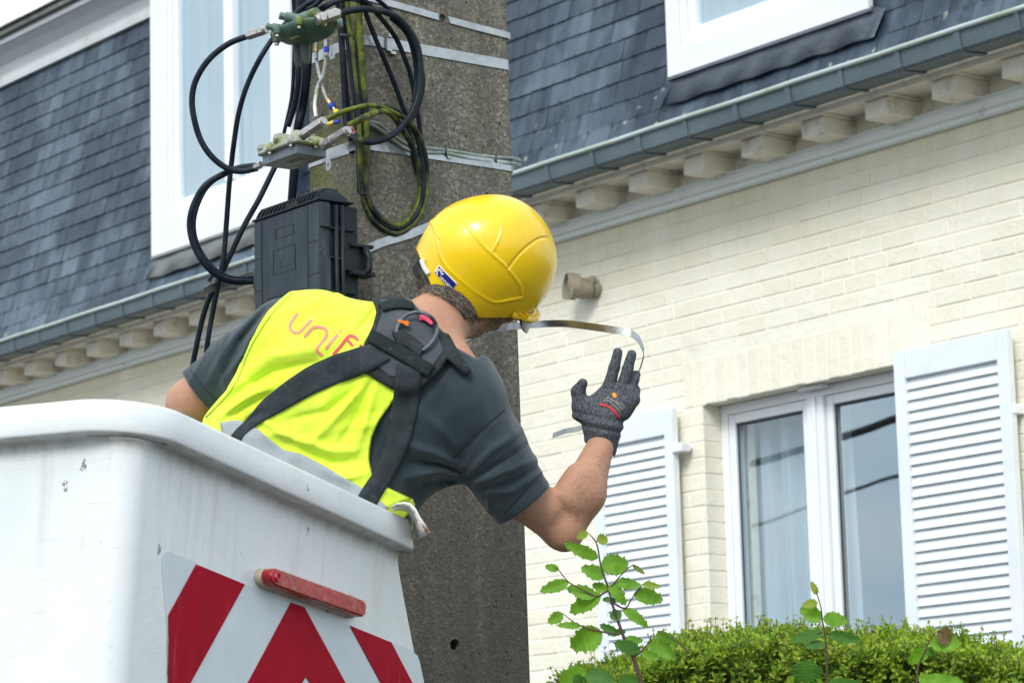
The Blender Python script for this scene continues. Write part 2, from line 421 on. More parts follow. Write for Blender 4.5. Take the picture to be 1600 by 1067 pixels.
# ---- crown cornice at the top of the mansard
def crown():
    def rn(z): return RN0 - (z-RZ0)*LEAN
    zb = CZB; print('crown zb', zb, 'gutter', ZGR, 'roof rows', RZ0)
    n0 = rn(zb)
    g = MB()
    zt = zb+.235
    prof = [(-n0+.05, zb), (-n0-.035, zb), (-n0-.04, zb+.03), (-n0-.028, zb+.034), (-n0-.03, zb+.07), (-n0-.05, zb+.125), (-n0-.10, zb+.17), (-n0-.155, zt-.03), (-n0-.165, zt-.028), (-n0-.168, zt), (-n0+.05, zt)]
    g.extr(prof, U0, U1); g.build('crown_cornice', simple('crown_white', (.66, .69, .69), (.60, .63, .62), scale=6, rough=.5, dirt=(.35, .36, .24), dscale=3.2, dlo=.6, dhi=.8), roof)
    g = MB(); g.extr([(-n0+.05, zt+.0005), (-n0-.165, zt+.0005), (-n0-.2, zt+.012), (-n0-.2, zt+.042), (-n0+.05, zt+.05)], U0, U1)
    rnd = random.Random(5)
    x = U0
    while x < U1:
        w_ = rnd.uniform(.12, .2); g.box((x, -n0-.215-rnd.uniform(0, .006), zt+.0505), (x+w_-.004, -n0+.05, zt+.058+rnd.uniform(0, .006))); x += w_
    g.build('roof_edge', simple('roof_edge', (.10, .11, .10), (.16, .16, .13), scale=9, rough=.6, dirt=(.3, .28, .2), dscale=6), roof)
crown()
# ---- glass
def mk_glass(name='window_glass', ior=3.9, tcol=(.90, .95, .97)):
    m = MT(name); o = m.N['Material Output']
    gl = m.n('BsdfGlossy'); gl.inputs['Roughness'].default_value = .015; gl.inputs['Color'].default_value = (.80, .93, 1, 1)
    tr = m.n('BsdfTransparent'); tr.inputs['Color'].default_value = (*tcol, 1)
    fr = m.n('Fresnel'); fr.inputs['IOR'].default_value = ior
    wv = m.bump(m.noise(1.3, 2), .004, .2); m.l(wv, gl.inputs['Normal'])
    bf = m.n('NewGeometry'); fc = m.math('MULTIPLY', fr.outputs[0], m.math('SUBTRACT', 1, bf.outputs['Backfacing'])); mi = m.n('MixShader'); m.l(fc, mi.inputs[0]); m.l(tr.outputs[0], mi.inputs[1]); m.l(gl.outputs[0], mi.inputs[2]); m.l(mi.outputs[0], o.inputs[0])
    return m.m
m_glass = mk_glass(); m_glass2 = mk_glass('clear_window_glass', 2.3, (.80, .88, .92))
_c = MT('clear_back'); _t = _c.n('BsdfTransparent'); _c.l(_t.outputs[0], _c.N['Material Output']); m_clear = _c.m
def glass_mi(q):
    # only the outer face mirrors; the other faces of the pane just let light through
    for i, f in enumerate(q.f): q.mi[i] = 0 if all(abs(q.v[k][1]-min(v[1] for v in q.v)) < 1e-6 for k in f) else 1
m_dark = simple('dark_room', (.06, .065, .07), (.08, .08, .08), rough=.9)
m_seal = simple('rubber_seal', (.03, .035, .04), rough=.6)
def mk_curtain():
    m = MT('net_curtain'); o = m.N['Material Output']
    df = m.n('BsdfDiffuse'); df.inputs['Color'].default_value = (.56, .61, .64, 1)
    tl = m.n('BsdfTranslucent'); tl.inputs['Color'].default_value = (.8, .85, .9, 1)
    a = m.n('MixShader'); a.inputs[0].default_value = .25; m.l(df.outputs[0], a.inputs[1]); m.l(tl.outputs[0], a.inputs[2])
    m.l(a.outputs[0], o.inputs[0]); return m.m
m_curt = mk_curtain()
def window():
    y0 = .105
    wz0, wz1 = WZ0, WZ1-.002
    w_ = MB(); w_.frame(WU0+.004, WU1-.004, wz0+.03, wz1, y0, y0+.09, (.045, .045, .05, .045), ch=.004)
    win = w_.build('window', m_pvc, house)
    xm = fu(1283, 800, -y0); print('mullion', xm, WU0, WU1)
    s = MB()
    s.box((xm-.052, y0-.012, wz0+.08), (xm+.052, y0+.07, wz1-.046), ch=.006)
    s.box((xm-.010, y0-.022, wz0+.08), (xm+.012, y0-.0125, wz1-.046), ch=.003)
    s.build('centre_mullion', m_pvc, win)
    for a, b in ((WU0+.05, xm-.0535), (xm+.0535, WU1-.05)):
        f = MB(); f.frame(a, b, wz0+.082, wz1-.0465, y0+.006, y0+.06, .042, ch=.005); f.build('frame', m_pvc, win)
        f = MB(); f.frame(a+.043, b-.043, wz0+.125, wz1-.09, y0+.018, y0+.022, .008); f.build('glazing_bead', m_seal, win)
        f = MB(); f.box((a+.03, y0+.030, wz0+.12), (b-.03, y0+.036, wz1-.08)); glass_mi(f); f.build('pane', [m_glass2 if a < xm-.1 else m_glass, m_clear], win)
    g = MB(); g.box((WU0-.04, -.05, wz0-.05), (WU1+.04, .1045, wz0+.0295), ch=.006); g.build('sill', simple('stone_sill', (.42, .41, .38), (.5, .49, .46), rough=.8, bs=60), win)
    # small vent/clip under the lintel
    g = MB(); u = fu(1255, 603, -.06); g.box((u-.03, .05, wz1-.016), (u+.12, .10, wz1-.0005), ch=.004); g.build('lintel_clip', m_pvc, win)
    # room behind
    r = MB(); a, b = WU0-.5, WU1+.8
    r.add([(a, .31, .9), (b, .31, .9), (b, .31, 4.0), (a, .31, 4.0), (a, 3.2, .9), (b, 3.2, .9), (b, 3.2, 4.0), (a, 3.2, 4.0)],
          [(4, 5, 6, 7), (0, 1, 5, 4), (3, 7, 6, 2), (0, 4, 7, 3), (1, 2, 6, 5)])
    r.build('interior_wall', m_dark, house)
    r = MB(); r.box((WU0+.012, .196, wz0), (WU0+.085, .235, wz1)); r.build('inner_reveal', m_cream, house)
    # net curtain hanging behind the left leaf
    pts = []; n = 160; x0 = fu(1158, 800, -.26); x1 = xm+.03; rnd = random.Random(4)
    nz_ = 14; vs = []
    for j in range(nz_+1):
        z = 1.2 + (wz1+.05-1.2)*j/nz_
        for i in range(n+1):
            t = i/n; x = x0+(x1-x0)*t*(1+.05*(1-j/nz_))
            y = .262 + .026*math.sin(t*38+1.2*math.sin(t*7)) + .010*math.sin(t*71+j*.15) + .01*noise.noise(Vector((t*9, j*.4, 0)))
            vs.append(FM @ Vector((x, y, z)))
    fs = [(j*(n+1)+i, j*(n+1)+i+1, (j+1)*(n+1)+i+1, (j+1)*(n+1)+i) for j in range(nz_) for i in range(n)]
    c = link_mesh('net_curtain', vs, fs, m_curt, smooth=True)
    tag(c, 'white net curtain hanging in soft folds behind the left window pane', 'curtain')
window()
# ---- shutters
def shutter(u0, u1, z1, z0, pitch, n=.07, lab=None):
    th = .036; st = .062; g = MB(); yb = -n+th
    g.frame(u0, u1, z0, z1, -n, yb, (st, st*.95, .1, .118), ch=.004)
    sh = g.build('shutter', m_shut, house)
    if lab: sh['label'] = lab
    s = MB(); z = z1-.118-pitch*.55; a = R(31); hw = pitch*.60
    while z > z0+.1:
        c, sn = math.cos(a), math.sin(a)
        # louvre: lower edge outwards
        yc = -n+th*.55
        pr = []
        for (l, t) in ((-hw, -.003), (-hw, .003), (hw, .003), (hw, -.003)):
            # along-louvre axis leans: top inwards
            pr.append((yc + l*sn*.62 + t*c, z + l*c + t*sn*-1))
        s.extr(pr, u0+st-.004, u1-st*.95+.004); z -= pitch
    s.build('louvres', m_shut, sh)
    return sh
ztR = fz(1397, 550, .07); print('shutter top', ztR, fz(1572, 515, .07))
ptR = (fz(1480, 640, .05)-fz(1480, 670, .05))
shutter(SHR[0], SHR[1], ztR, .95, .0445)
SHL = (fu(929, 800, .07), fu(1049, 640, .07)); print('shutter widths', SHR[1]-SHR[0], SHL[1]-SHL[0], 'pitch', ptR)
shutter(SHL[0], SHL[1], fz(1030, 640, .07), .95, .0445)
g = MB(); u, z = fac(1072, 699, .03)
g.box((u-.05, -.075, z-.022), (u+.022, -.02, z+.020), ch=.007); g.lathe((u+.0, .01, z), (0, -1, 0), [(0, .014), (.04, .012)], 12)
g.build('shutter_catch', m_pvc, house)
g = MB(); u, z = fac(1584, 640, .03); g.box((u-.05, -.06, z-.02), (u+.03, -.0, z+.02), ch=.006); g.build('shutter_catch', m_pvc, house)
# ---- dormers
def rn_at(z): return RN0 - (z-RZ0)*LEAN
def dormer(u0, u1, zb, zt, nf, cas, arch=False, split=None, inner=None):
    """vertical box standing on the slope; nf = how far the front stands in front of the wall"""
    g = MB(); zt2 = zt
    l, r, b, t = cas
    g.frame(u0, u1, zb, zt2, -nf, -nf+.03, (l, r, b, t), ch=.004)
    # cheeks and roof
    ck = MB(); ck.box((u0+.012, -nf+.031, zb+.01), (u0+.05, .85, zt2)); ck.box((u1-.05, -nf+.031, zb+.01), (u1-.012, .85, zt2))
    g.box((u0-.05, -nf-.06, zt2+.001), (u1+.05, .9, zt2+.07), ch=.005)
    d = g.build('dormer', m_white, house); ck.build('cheek', m_slate, d)
    fx0, fx1, fz0, fz1 = u0+l, u1-r, zb+b, zt2-t
    f = MB(); f.frame(fx0+.001, fx1-.001, fz0+.001, fz1-.001, -nf+.012, -nf+.07, (.035, .035, .03, .035), ch=.003)
    f.frame(fx0+.037, fx1-.037, fz0+.032, fz1-.037, -nf+.028, -nf+.08, (.05, .05, .055, .05), ch=.006)
    gx0, gx1 = fx0+.088, fx1-.088
    if split:
        f.box((split-.045, -nf+.018, fz0+.088), (split+.045, -nf+.079, fz1-.088), ch=.006)
    if arch:   # segmental head: corner pieces fill the top corners
        for cx, sg in ((gx0, 1), (gx1, -1)):
            n_ = 8; rad = .30; poly = [(cx, fz1-.088)]
            for i in range(n_+1):
                a = math.pi/2*i/n_; poly.append((cx+sg*(rad-rad*math.cos(a)), fz1-.088-rad*.75+rad*.75*math.sin(a)))
            vs = [(x, -nf+.0275, z) for x, z in poly]+[(x, -nf+.081, z) for x, z in poly]; k = len(poly)
            f.add(vs, [list(range(k)), list(range(k, 2*k))[::-1]]+[(i, (i+1) % k, k+(i+1) % k, k+i) for i in range(k)])
    f.build('frame', m_pvc, d)
    q = MB(); q.box((gx0-.01, -nf+.055, fz0+.08), (gx1+.01, -nf+.061, fz1-.08)); q.mi = [1]*6; q.mi[4] = q.mi[4]; glass_mi(q); q.build('pane', [m_glass2, m_clear], d)
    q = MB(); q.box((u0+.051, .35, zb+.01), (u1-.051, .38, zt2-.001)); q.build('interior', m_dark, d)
    # pale blind/curtain behind the glass
    vs = []; n = 90
    for j in (0, 1):
        for i in range(n+1):
            tt = i/n; vs.append((gx0+(gx1-gx0)*tt, -nf+.071+.005*math.sin(tt*30)+.003*math.sin(tt*57), fz0 if j == 0 else fz1))
    c = link_mesh('net_curtain', [FM @ Vector(v) for v in vs], [(i, i+1, n+2+i, n+1+i) for i in range(n)], m_curt, smooth=True)
    return d, c
NF = .24
# left dormer
u0, zb = fac(236, 402, NF); u1 = fu(455, 200, NF)
print('dormer L', u0, u1, zb)
dL, cL = dormer(u0, u1, zb, zb+2.25, NF, (.175, .16, .20, .12), True, split=fu(357, 150, NF-.02))
tag(cL, 'pale net curtain behind the tall dormer window left of the pole', 'curtain')
u0r, zbr = fac(1043, 122, NF); u1r = fu(1357, 20, NF)
print('dormer R', u0r, u1r, zbr)
dR, cR = dormer(u0r, u1r, zbr, zbr+1.5, NF, (.085, .16, .115, .12))
tag(cR, 'pale net curtain behind the dormer window above the gutter on the right', 'curtain')
m_lead = simple('lead_sheet', (.075, .095, .125), (.13, .155, .19), scale=5, rough=.45, bs=12, bd=.006, dirt=(.16, .17, .16), dscale=7, dlo=.55, dhi=.8)
def apron(u0, u1, zb, d, m):
    g = MB(); n = 40; rows = []
    s1 = (zb-RZ0)/math.cos(math.atan(LEAN)); sl = max(.03, s1-.14)
    for k, (s, off) in enumerate(((sl-.0, .026), (sl, .036), (s1-.02, .034))):
        rows.append([roof_pt(u0-.07*(1-k/2)+(u1-u0+.07)*i/n, s + (.004*math.sin(i*.9) if k < 2 else 0), off+.003*math.sin(i*.7+k)) for i in range(n+1)])
    rows.append([(u0+(u1-u0)*i/n, -NF+.01, zb+.012) for i in range(n+1)])
    vs = sum(rows, []); fs = [(j*(n+1)+i, j*(n+1)+i+1, (j+1)*(n+1)+i+1, (j+1)*(n+1)+i) for j in range(3) for i in range(n)]
    g.add(vs, fs, 0, True); g.box((u0-.008, -NF+.002, zb-.012), (u1+.004, .0, zb-.001))
    g.build('lead_apron', m, d)
apron(u0, u1, zb, dL, simple('lead_pale', (.20, .22, .23), (.30, .32, .32), scale=4, rough=.5, bs=10, bd=.008, dirt=(.22, .21, .17), dscale=6, dlo=.45, dhi=.7))
apron(u0r, u1r, zbr, dR, m_lead)
# ---- wall lamp
def wall_lamp():
    u, z = fac(905, 453, .06); g0 = empty('wall_lamp', FM @ Vector((u, 0, z)))
    tag(g0, 'weathered beige wall lamp with a round white lens on the painted brickwork', 'wall lamp')
    mb = simple('beige_plastic', (.33, .29, .21), (.24, .21, .15), scale=20, rough=.6, dirt=(.10, .09, .07), dscale=25, dlo=.6)
    def w(m): 
        m.v = [tuple(FM @ Vector(v)) for v in m.v]; return m
    b = MB(); ax = Vector((-.42, -.86, .12)).normalized(); o = Vector((u+.055, -.0, z-.005))
    b.lathe(o, (0, -1, 0), [(0, .04), (.02, .04), (.03, .03)], 20, smooth=False)
    b.lathe(o+Vector((-.0, -.02, 0)), ax, [(0, .03), (.01, .048), (.05, .052), (.052, .049), (.06, .049), (.062, .052), (.10, .052)], 24)
    b.lathe(o+Vector((.01, -.03, .03)), (0, 0, 1), [(0, .02), (.03, .018)], 12)
    reparent_world(w(b).build('lamp_body', mb), g0)
    v = MB(); c = o+ax*.09
    vs = []
    e = ax.orthogonal().normalized(); e = Vector((0, 0, 1))-ax*ax.z; e.normalize(); f = ax.cross(e)
    for r_ in (.064, .058):
        for k in range(25):
            a = R(-40+260*k/24-20); 
            for l in (0, .062): vs.append(c + (f*math.cos(a)+e*math.sin(a))*r_ + ax*l)
    fs = []
    for k in range(24):
        a = k*2; fs += [(a, a+1, a+3, a+2), (50+a, 50+a+2, 50+a+3, 50+a+1), (a+1, 50+a+1, 50+a+3, a+3), (a, a+2, 50+a+2, 50+a)]
    fs += [(0, 50, 51, 1), (48, 49, 99, 98)]
    v.add(vs, fs); reparent_world(w(v).build('visor', mb), g0)
    q = MB(); q.lathe(c-ax*.005, ax, [(.04*math.sin(t)*.9, .046*math.cos(t)) for t in [i*math.pi/2/8 for i in range(9)]], 24, smooth=True)
    reparent_world(w(q).build('lens', simple('lens_white', (.75, .76, .76), rough=.25)), g0)
wall_lamp()
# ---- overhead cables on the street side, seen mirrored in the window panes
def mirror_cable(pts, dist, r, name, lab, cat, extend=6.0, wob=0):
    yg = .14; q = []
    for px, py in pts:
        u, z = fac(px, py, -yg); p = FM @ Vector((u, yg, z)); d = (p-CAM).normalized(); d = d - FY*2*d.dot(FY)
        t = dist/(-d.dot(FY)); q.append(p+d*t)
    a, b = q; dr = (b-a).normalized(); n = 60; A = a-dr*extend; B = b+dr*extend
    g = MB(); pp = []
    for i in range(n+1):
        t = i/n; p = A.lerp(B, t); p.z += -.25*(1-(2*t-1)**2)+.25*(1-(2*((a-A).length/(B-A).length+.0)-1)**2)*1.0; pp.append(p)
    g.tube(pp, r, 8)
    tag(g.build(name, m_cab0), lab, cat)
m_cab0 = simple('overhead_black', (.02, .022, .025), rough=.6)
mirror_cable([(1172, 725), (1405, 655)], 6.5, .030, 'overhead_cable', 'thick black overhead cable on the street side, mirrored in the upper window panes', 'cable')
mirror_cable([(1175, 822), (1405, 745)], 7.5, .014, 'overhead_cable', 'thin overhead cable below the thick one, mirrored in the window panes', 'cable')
# ------------------------------------------------------------------ concrete pole
PD = 6.95
PK = P(566, 200, PD)                       # near vertical edge at this height
def _solve(dr, px, py=200):
    a, b = 0, 1.0
    f = lambda t: PX(PK+dr*t)[0]-px
    for _ in range(50):
        m = (a+b)/2
        if f(a)*f(m) <= 0: b = m
        else: a = m
    return a
PA = _solve(-FX, 477); PB = _solve(FY, 806)
TAP = .0100                                # taper per metre, each face
def pole_sec(z, off=0, rc=.028, nseg=10):
    """rounded rectangle, local coords x along FX (negative = left), y along FY; origin PK"""
    t = TAP*(PK.z - z); x0, x1, y0, y1 = -PA-t*.6-off, t*.3+off, -t*.3-off, PB+t*.8+off
    pts = []
    for cx, cy, a0 in ((x1-rc, y0+rc, -90), (x1-rc, y1-rc, 0), (x0+rc, y1-rc, 90), (x0+rc, y0+rc, 180)):
        for k in range(nseg+1):
            a = R(a0+90*k/nseg); pts.append((cx+rc*math.cos(a), cy+rc*math.sin(a)))
    return pts
def PL(x, y, z): return Vector((PK.x, PK.y, 0)) + FX*x + FY*y + Vector((0, 0, z))
def mk_concrete():
    m = MT('aged_concrete')
    v1 = m.n('TexVoronoi'); v1.inputs['Scale'].default_value = 150; m.l(m.coord(), v1.inputs['Vector'])
    g = m.ramp(v1.outputs['Color'], [(0, (.075, .07, .06)), (.4, (.15, .14, .12)), (.75, (.26, .24, .20)), (1, (.46, .42, .35))])
    base = m.mix(m.ramp(m.noise(5, 8, .6), [(.35, 0), (.65, 1)]), (.085, .077, .064), (.165, .148, .12))
    c = m.mix(.62, base, g)
    c = m.mix(m.ramp(m.noise(210, 3, .7), [(.56, 0), (.66, .9)]), c, (.045, .042, .038))
    # dark run-off streaks and a darker foot of the pole
    sx = m.n('SeparateXYZ'); m.l(m.coord(), sx)
    low = m.n('MapRange'); m.l(sx.outputs[2], low.inputs[0]); low.inputs[1].default_value = 3.1; low.inputs[2].default_value = 2.2
    st = m.ramp(m.noise(6, 8, .6, vec=m.coord((1, 1, .12))), [(.4, 0), (.62, 1)])
    c = m.mix(m.math('MULTIPLY', st, .6), c, (.06, .056, .052))
    c = m.mix(m.math('MULTIPLY', low.outputs[0], .62), c, (.045, .039, .033))
    c = m.mix(m.math('MULTIPLY', m.ramp(m.noise(2.1, 7, .6), [(.6, 0), (.72, .5)]), 1), c, (.30, .26, .20))
    # moss near the street-side edge
    mo = m.n('MapRange'); m.l(sx.outputs[0], mo.inputs[0]); mo.inputs[1].default_value = .03; mo.inputs[2].default_value = -.10
    hi = m.n('MapRange'); m.l(sx.outputs[2], hi.inputs[0]); hi.inputs[1].default_value = 2.7; hi.inputs[2].default_value = 3.1
    mf = m.math('MULTIPLY', m.math('MULTIPLY', mo.outputs[0], hi.outputs[0]), m.ramp(m.noise(11, 8, .65), [(.42, 0), (.62, .75)]))
    c = m.mix(mf, c, (.11, .125, .025))
    vp = m.n('TexVoronoi'); vp.inputs['Scale'].default_value = 42; m.l(m.coord(), vp.inputs['Vector'])
    pit = m.ramp(m.math('ADD', vp.outputs['Distance'], m.math('MULTIPLY', m.noise(23, 4, .7), .62)), [(.36, 0), (.42, 1)])
    c = m.mix(m.math('SUBTRACT', 1, pit), c, (.03, .028, .025))
    nb = m.bump(v1.outputs['Distance'], .0016, .7); nb = m.bump(pit, .003, .8, prev=nb); nb = m.bump(m.noise(9, 6), .008, .5, prev=nb)
    return m.set(c, .92, 0, nb, .25)
m_conc = mk_concrete()
PM = Matrix(((FX.x, FY.x, 0, PK.x), (FX.y, FY.y, 0, PK.y), (0, 0, 1, 0), (0, 0, 0, 1)))
def on_face(px, py, off=0):
    """pixel -> local (x, y, z) on one of the two visible pole faces"""
    z = PK.z
    for it in range(4):
        t = TAP*(PK.z-z); r = ray(px, py)
        yB = t*.3+off     # right face: plane x = yB
        q0 = PL(yB, 0, 0); s = (q0-CAM).dot(FX)/r.dot(FX); q = CAM+r*s - Vector((PK.x, PK.y, 0)); yy = q.dot(FY)
        if yy >= -t*.3-off: res = (yB, yy, q.z)
        else:
            q0 = PL(0, -t*.3-off, 0); s = (q0-CAM).dot(FY)/r.dot(FY); q = CAM+r*s - Vector((PK.x, PK.y, 0)); res = (q.dot(FX), -t*.3-off, q.z)
        z = res[2]
    return res
def bool_cut(o, cutters):
    for c in cutters:
        md = o.modifiers.new('cut', 'BOOLEAN'); md.operation = 'DIFFERENCE'; md.object = c; md.solver = 'EXACT'
    dg = bpy.context.evaluated_depsgraph_get(); me = bpy.data.meshes.new_from_object(o.evaluated_get(dg))
    o.modifiers.clear(); o.data = me
    for c in cutters: bpy.data.objects.remove(c)
def pole():
    root = empty('utility_pole', M=PM)
    tag(root, 'thick grey concrete utility pole, pitted and mossy, carrying the cable boxes behind the worker', 'utility pole')
    g = MB(); zs = [-.3, 1.0, 2.0, 3.0, 4.0, 5.6, 6.6]; rings = [pole_sec(z) for z in zs]; n = len(rings[0])
    vs = [(x, y, z) for z, r_ in zip(zs, rings) for x, y in r_]
    fs = [(i*n+k, i*n+(k+1) % n, (i+1)*n+(k+1) % n, (i+1)*n+k) for i in range(len(zs)-1) for k in range(n)]
    fs += [list(range(n))[::-1], [(len(zs)-1)*n+k for k in range(n)]]
    g.add(vs, fs, 0, True); sh = g.build('shaft', m_conc, root)
    cuts = []
    for px, py, r_ in ((692, 29, .0095), (711, 1007, .0125)):
        x, y, z = on_face(px, py); c = MB(); c.lathe((x-.12, y, z), (1, 0, 0), [(0, r_), (.105, r_), (.122, r_*1.15), (.2, r_*1.2)], 16)
        cuts.append(c.build('cutter', m_conc, root))
    bpy.context.view_layer.update(); bool_cut(sh, cuts)
    sh.data.polygons.foreach_set('use_smooth', [False]*len(sh.data.polygons))
    return root
pole()
# ---- steel bands
def mk_steel(name='band_steel', c=(.40, .41, .41), r=.30, dirt=(.20, .20, .18)):
    m = MT(name); cc = m.mix(m.ramp(m.noise(18, 6, .6), [(.45, 0), (.8, .8)]), c, dirt)
    return m.set(cc, m.math('MULTIPLY_ADD', m.noise(30), .3, r-.1), .95, m.bump(m.noise(22, 2), .004))
m_steel = mk_steel()
def strip(pts, wd, width, th=.0012, name='strap', mat=None, parent=None):
    """flat band along pts; wd = width direction(s)"""
    pts = [Vector(p) for p in pts]; n = len(pts); vs = []
    for i, p in enumerate(pts):
        t = (pts[min(i+1, n-1)]-pts[max(i-1, 0)]).normalized(); wv = Vector(wd[i] if isinstance(wd, list) else wd); wv = (wv - t*wv.dot(t)).normalized(); nn = t.cross(wv)
        for a, b in ((-.5, -.5), (.5, -.5), (.5, .5), (-.5, .5)): vs.append(p + wv*width*a + nn*th*b)
    fs = [(i*4+k, i*4+(k+1) % 4, (i+1)*4+(k+1) % 4, (i+1)*4+k) for i in range(n-1) for k in range(4)] + [(0, 1, 2, 3), (n*4-4, n*4-1, n*4-2, n*4-3)]
    g = MB(); g.add(vs, fs); return g
def ring_pts(z, y_from=None, y_to=None, off=.0016):
    s = pole_sec(z, off); return [PL(x, y, z) for x, y in s]
def band(py, h, label, px=575, cut=None):
    z = on_face(px, py)[2]; pts = ring_pts(z); pts = pts+[pts[0]]
    if cut:      # leave the band open where it dips into the bolt hole
        yh = on_face(*cut)[1]; q = []
        loc = lambda p: (p-PL(0, 0, 0)).dot(FY)
        x = pole_sec(z, .0016)
        a = PL(x[10][0], yh+.012, z); b = PL(x[10][0], yh-.012, z)
        ring = [PL(u, v, z) for u, v in x]
        pts = [a+FX*-.02, a] + ring[11:] + ring[:11] + [b, b+FX*-.02]
    g = strip(pts, (0, 0, 1), h, .0014); o = g.build('steel_band', m_steel); tag(o, label, 'steel band', 'steel bands round the pole'); return o, z
b2, z2 = band(64, .026, 'broad steel band with a folded buckle, second from the top of the pole', 580)
def buckle(z, px, py):
    x, y, zz = on_face(px, py); c = PL(x+.003, y, z); g = MB()
    M = Matrix(((FX.x, FY.x, 0, c.x), (FX.y, FY.y, 0, c.y), (0, 0, 1, c.z), (0, 0, 0, 1)))
    g.box((-.001, -.008, -.021), (.006, .008, .021), M=M, ch=.0015); g.box((.004, -.006, .012), (.011, .006, .022), M=M, ch=.001); g.box((.0, .002, -.028), (.009, .018, -.020), M=M, ch=.001)
    return g
reparent_world(buckle(z2, 605, 60).build('buckle', m_steel), b2)
b3, z3 = band(228, .024, 'steel band behind the grey cables, third from the top of the pole', 585)
def tab(px, py, w_, h_, name, parent):
    c = P(px, py, 6.86); g = MB()
    M = Matrix(((FX.x, FY.x, 0, c.x), (FX.y, FY.y, 0, c.y), (0, 0, 1, c.z), (0, 0, 0, 1)))
    n = 12; r_ = .0042; vs = []
    # plate with a round hole
    hw, hh = w_/2, h_/2
    for y in (-.001, .001):
        for k in range(n*2):
            a = math.pi*k/n; vs.append((r_*math.cos(a), y, r_*math.sin(a)))
        for k in range(n*2):
            a = math.pi*k/n; ca, sa = math.cos(a), math.sin(a); s_ = min(hw/abs(ca) if abs(ca) > 1e-6 else 9, hh/abs(sa) if abs(sa) > 1e-6 else 9); vs.append((ca*s_, y, sa*s_))
    m_ = 2*n; fs = []
    for k in range(m_):
        j = (k+1) % m_
        fs += [(k, j, m_+j, m_+k), (2*m_+k, 3*m_+k, 3*m_+j, 2*m_+j), (m_+k, m_+j, 3*m_+j, 3*m_+k), (k, 2*m_+k, 2*m_+j, j)]
    g.add([M @ Vector(v) for v in vs], fs); reparent_world(g.build(name, m_steel), parent)
tab(513, 258, .018, .026, 'lug', b3); tab(519, 86, .018, .022, 'lug', b2)
# band 3: stub that stands off the street-side face
def top_band():
    pts = [Vector(PL(*on_face(x, y, o))) for x, y, o in ((562, -7, .003), (600, 3, .003), (640, 14, .003), (680, 25.5, .003), (685.5, 27.2, .002), (687.5, 27.8, -.012), (697, 30.2, -.012), (699, 30.8, .002), (704, 32, .003), (745, 43, .003), (790, 54.5, .003), (797, 56.5, .003))]
    z = (pts[-1]-pts[-2]).z; e = pts[-1]; pts += [e-FX*.1+Vector((0, 0, -.01)), e-FX*.2+Vector((0, 0, -.02))]
    o = strip(pts, (0, 0, 1), .0165, .0012).build('steel_band', m_steel); tag(o, 'narrow steel band crossing the bolt hole, uppermost on the concrete pole', 'steel band', 'steel bands round the pole')
top_band()
def tilted(pts, h, label, off=.004, name='steel_band', grp='steel bands round the pole', wd=(0, 0, 1), dep=None, th=.0012, cat='steel band', n=6, mat=None):
    q = [tuple(PL(*on_face(x, y, off))) if dep is None else tuple(P(x, y, dep[i])) for i, (x, y) in enumerate(pts)]
    g = strip(spline(q, n), wd, h, th); o = g.build(name, mat or m_steel); tag(o, label, cat, grp); return o
tilted([(560, 393), (575, 388), (600, 378), (640, 366), (682, 349), (720, 334), (770, 316)], .020, 'slanting shiny steel band from the black box up behind the yellow helmet', off=.003)
tilted([(395, 430), (368, 438), (340, 446), (318, 456)], .018, 'loose end of steel band sticking out left of the black box', dep=[7.0, 6.95, 6.9, 6.86], wd=(.15, 0, 1))
tilted([(540, 228), (553, 227), (506, 243), (506, 243)][1:3]+[], .022, 'short polished steel strip joining the mossy grey splitter to the pole', dep=[6.885, 6.82], n=4)
# ------------------------------------------------------------------ cables
def mk_cable(name, base, moss=0.0):
    m = MT(name); c = m.mix(m.ramp(m.noise(25, 6, .6), [(.4, 0), (.7, 1)]), base, tuple(x*1.9+.006 for x in base))
    if moss:
        f = m.ramp(m.noise(9, 7, .7, vec=m.coord((1, 1, .6))), [(.62-moss*.25, 0), (.70-moss*.2, 1)])
        f = m.math('MULTIPLY', f, m.ramp(m.noise(60, 5, .7), [(.3, .2), (.6, 1)]))
        c = m.mix(f, c, (.16, .19, .02))
    return m.set(c, m.math('MULTIPLY_ADD', m.noise(40), .2, .36), 0, m.bump(m.noise(160), .0006), .16)
m_cab = mk_cable('cable_black', (.006, .010, .017)); m_cabm = mk_cable('cable_mossy', (.008, .012, .017), .25); m_cabmm = mk_cable('cable_very_mossy', (.010, .014, .016), .80)
m_cabg = mk_cable('cable_grey', (.17, .20, .19), .35); m_cabw = mk_cable('coax_white', (.42, .43, .42), .12)
def dface(px):
    """optical depth of the pole surface under pixel column px"""
    if px < 470: return PD + .17
    y = 200
    return PX(PL(*on_face(max(px, 478), y)))[2]
def cable(pts, wpx, label, off=.03, mat=None, grp=None, name='cable', n=9, dz=None):
    """pts = [(px, py[, off])]; wpx = diameter in photo pixels at the pole"""
    q = []
    for i, p in enumerate(pts):
        o = p[2] if len(p) > 2 else off
        q.append(tuple(P(p[0], p[1], dface(p[0])-o)))
    r_ = wpx/2/FPX*6.9*(1.12 if mat is None or mat in (m_cabm, m_cabmm) else 1); sp = spline(q, n); g = MB(); g.tube(sp, r_, 14); o = g.build(name, mat or m_cab); tag(o, label, 'cable', grp); return o
S1, S2 = .26, .26
cable([(390, 56, .28), (357, 69, .28), (326, 94, .28), (306, 126, .28), (300, 157, .28), (304, 189, .28), (314, 220, .28), (330, 244, .28), (351, 261, .28), (374, 268, .28), (403, 263, .28)], 8.5,
      'black cable in a wide arc from the left end of the upper green splitter', n=8)
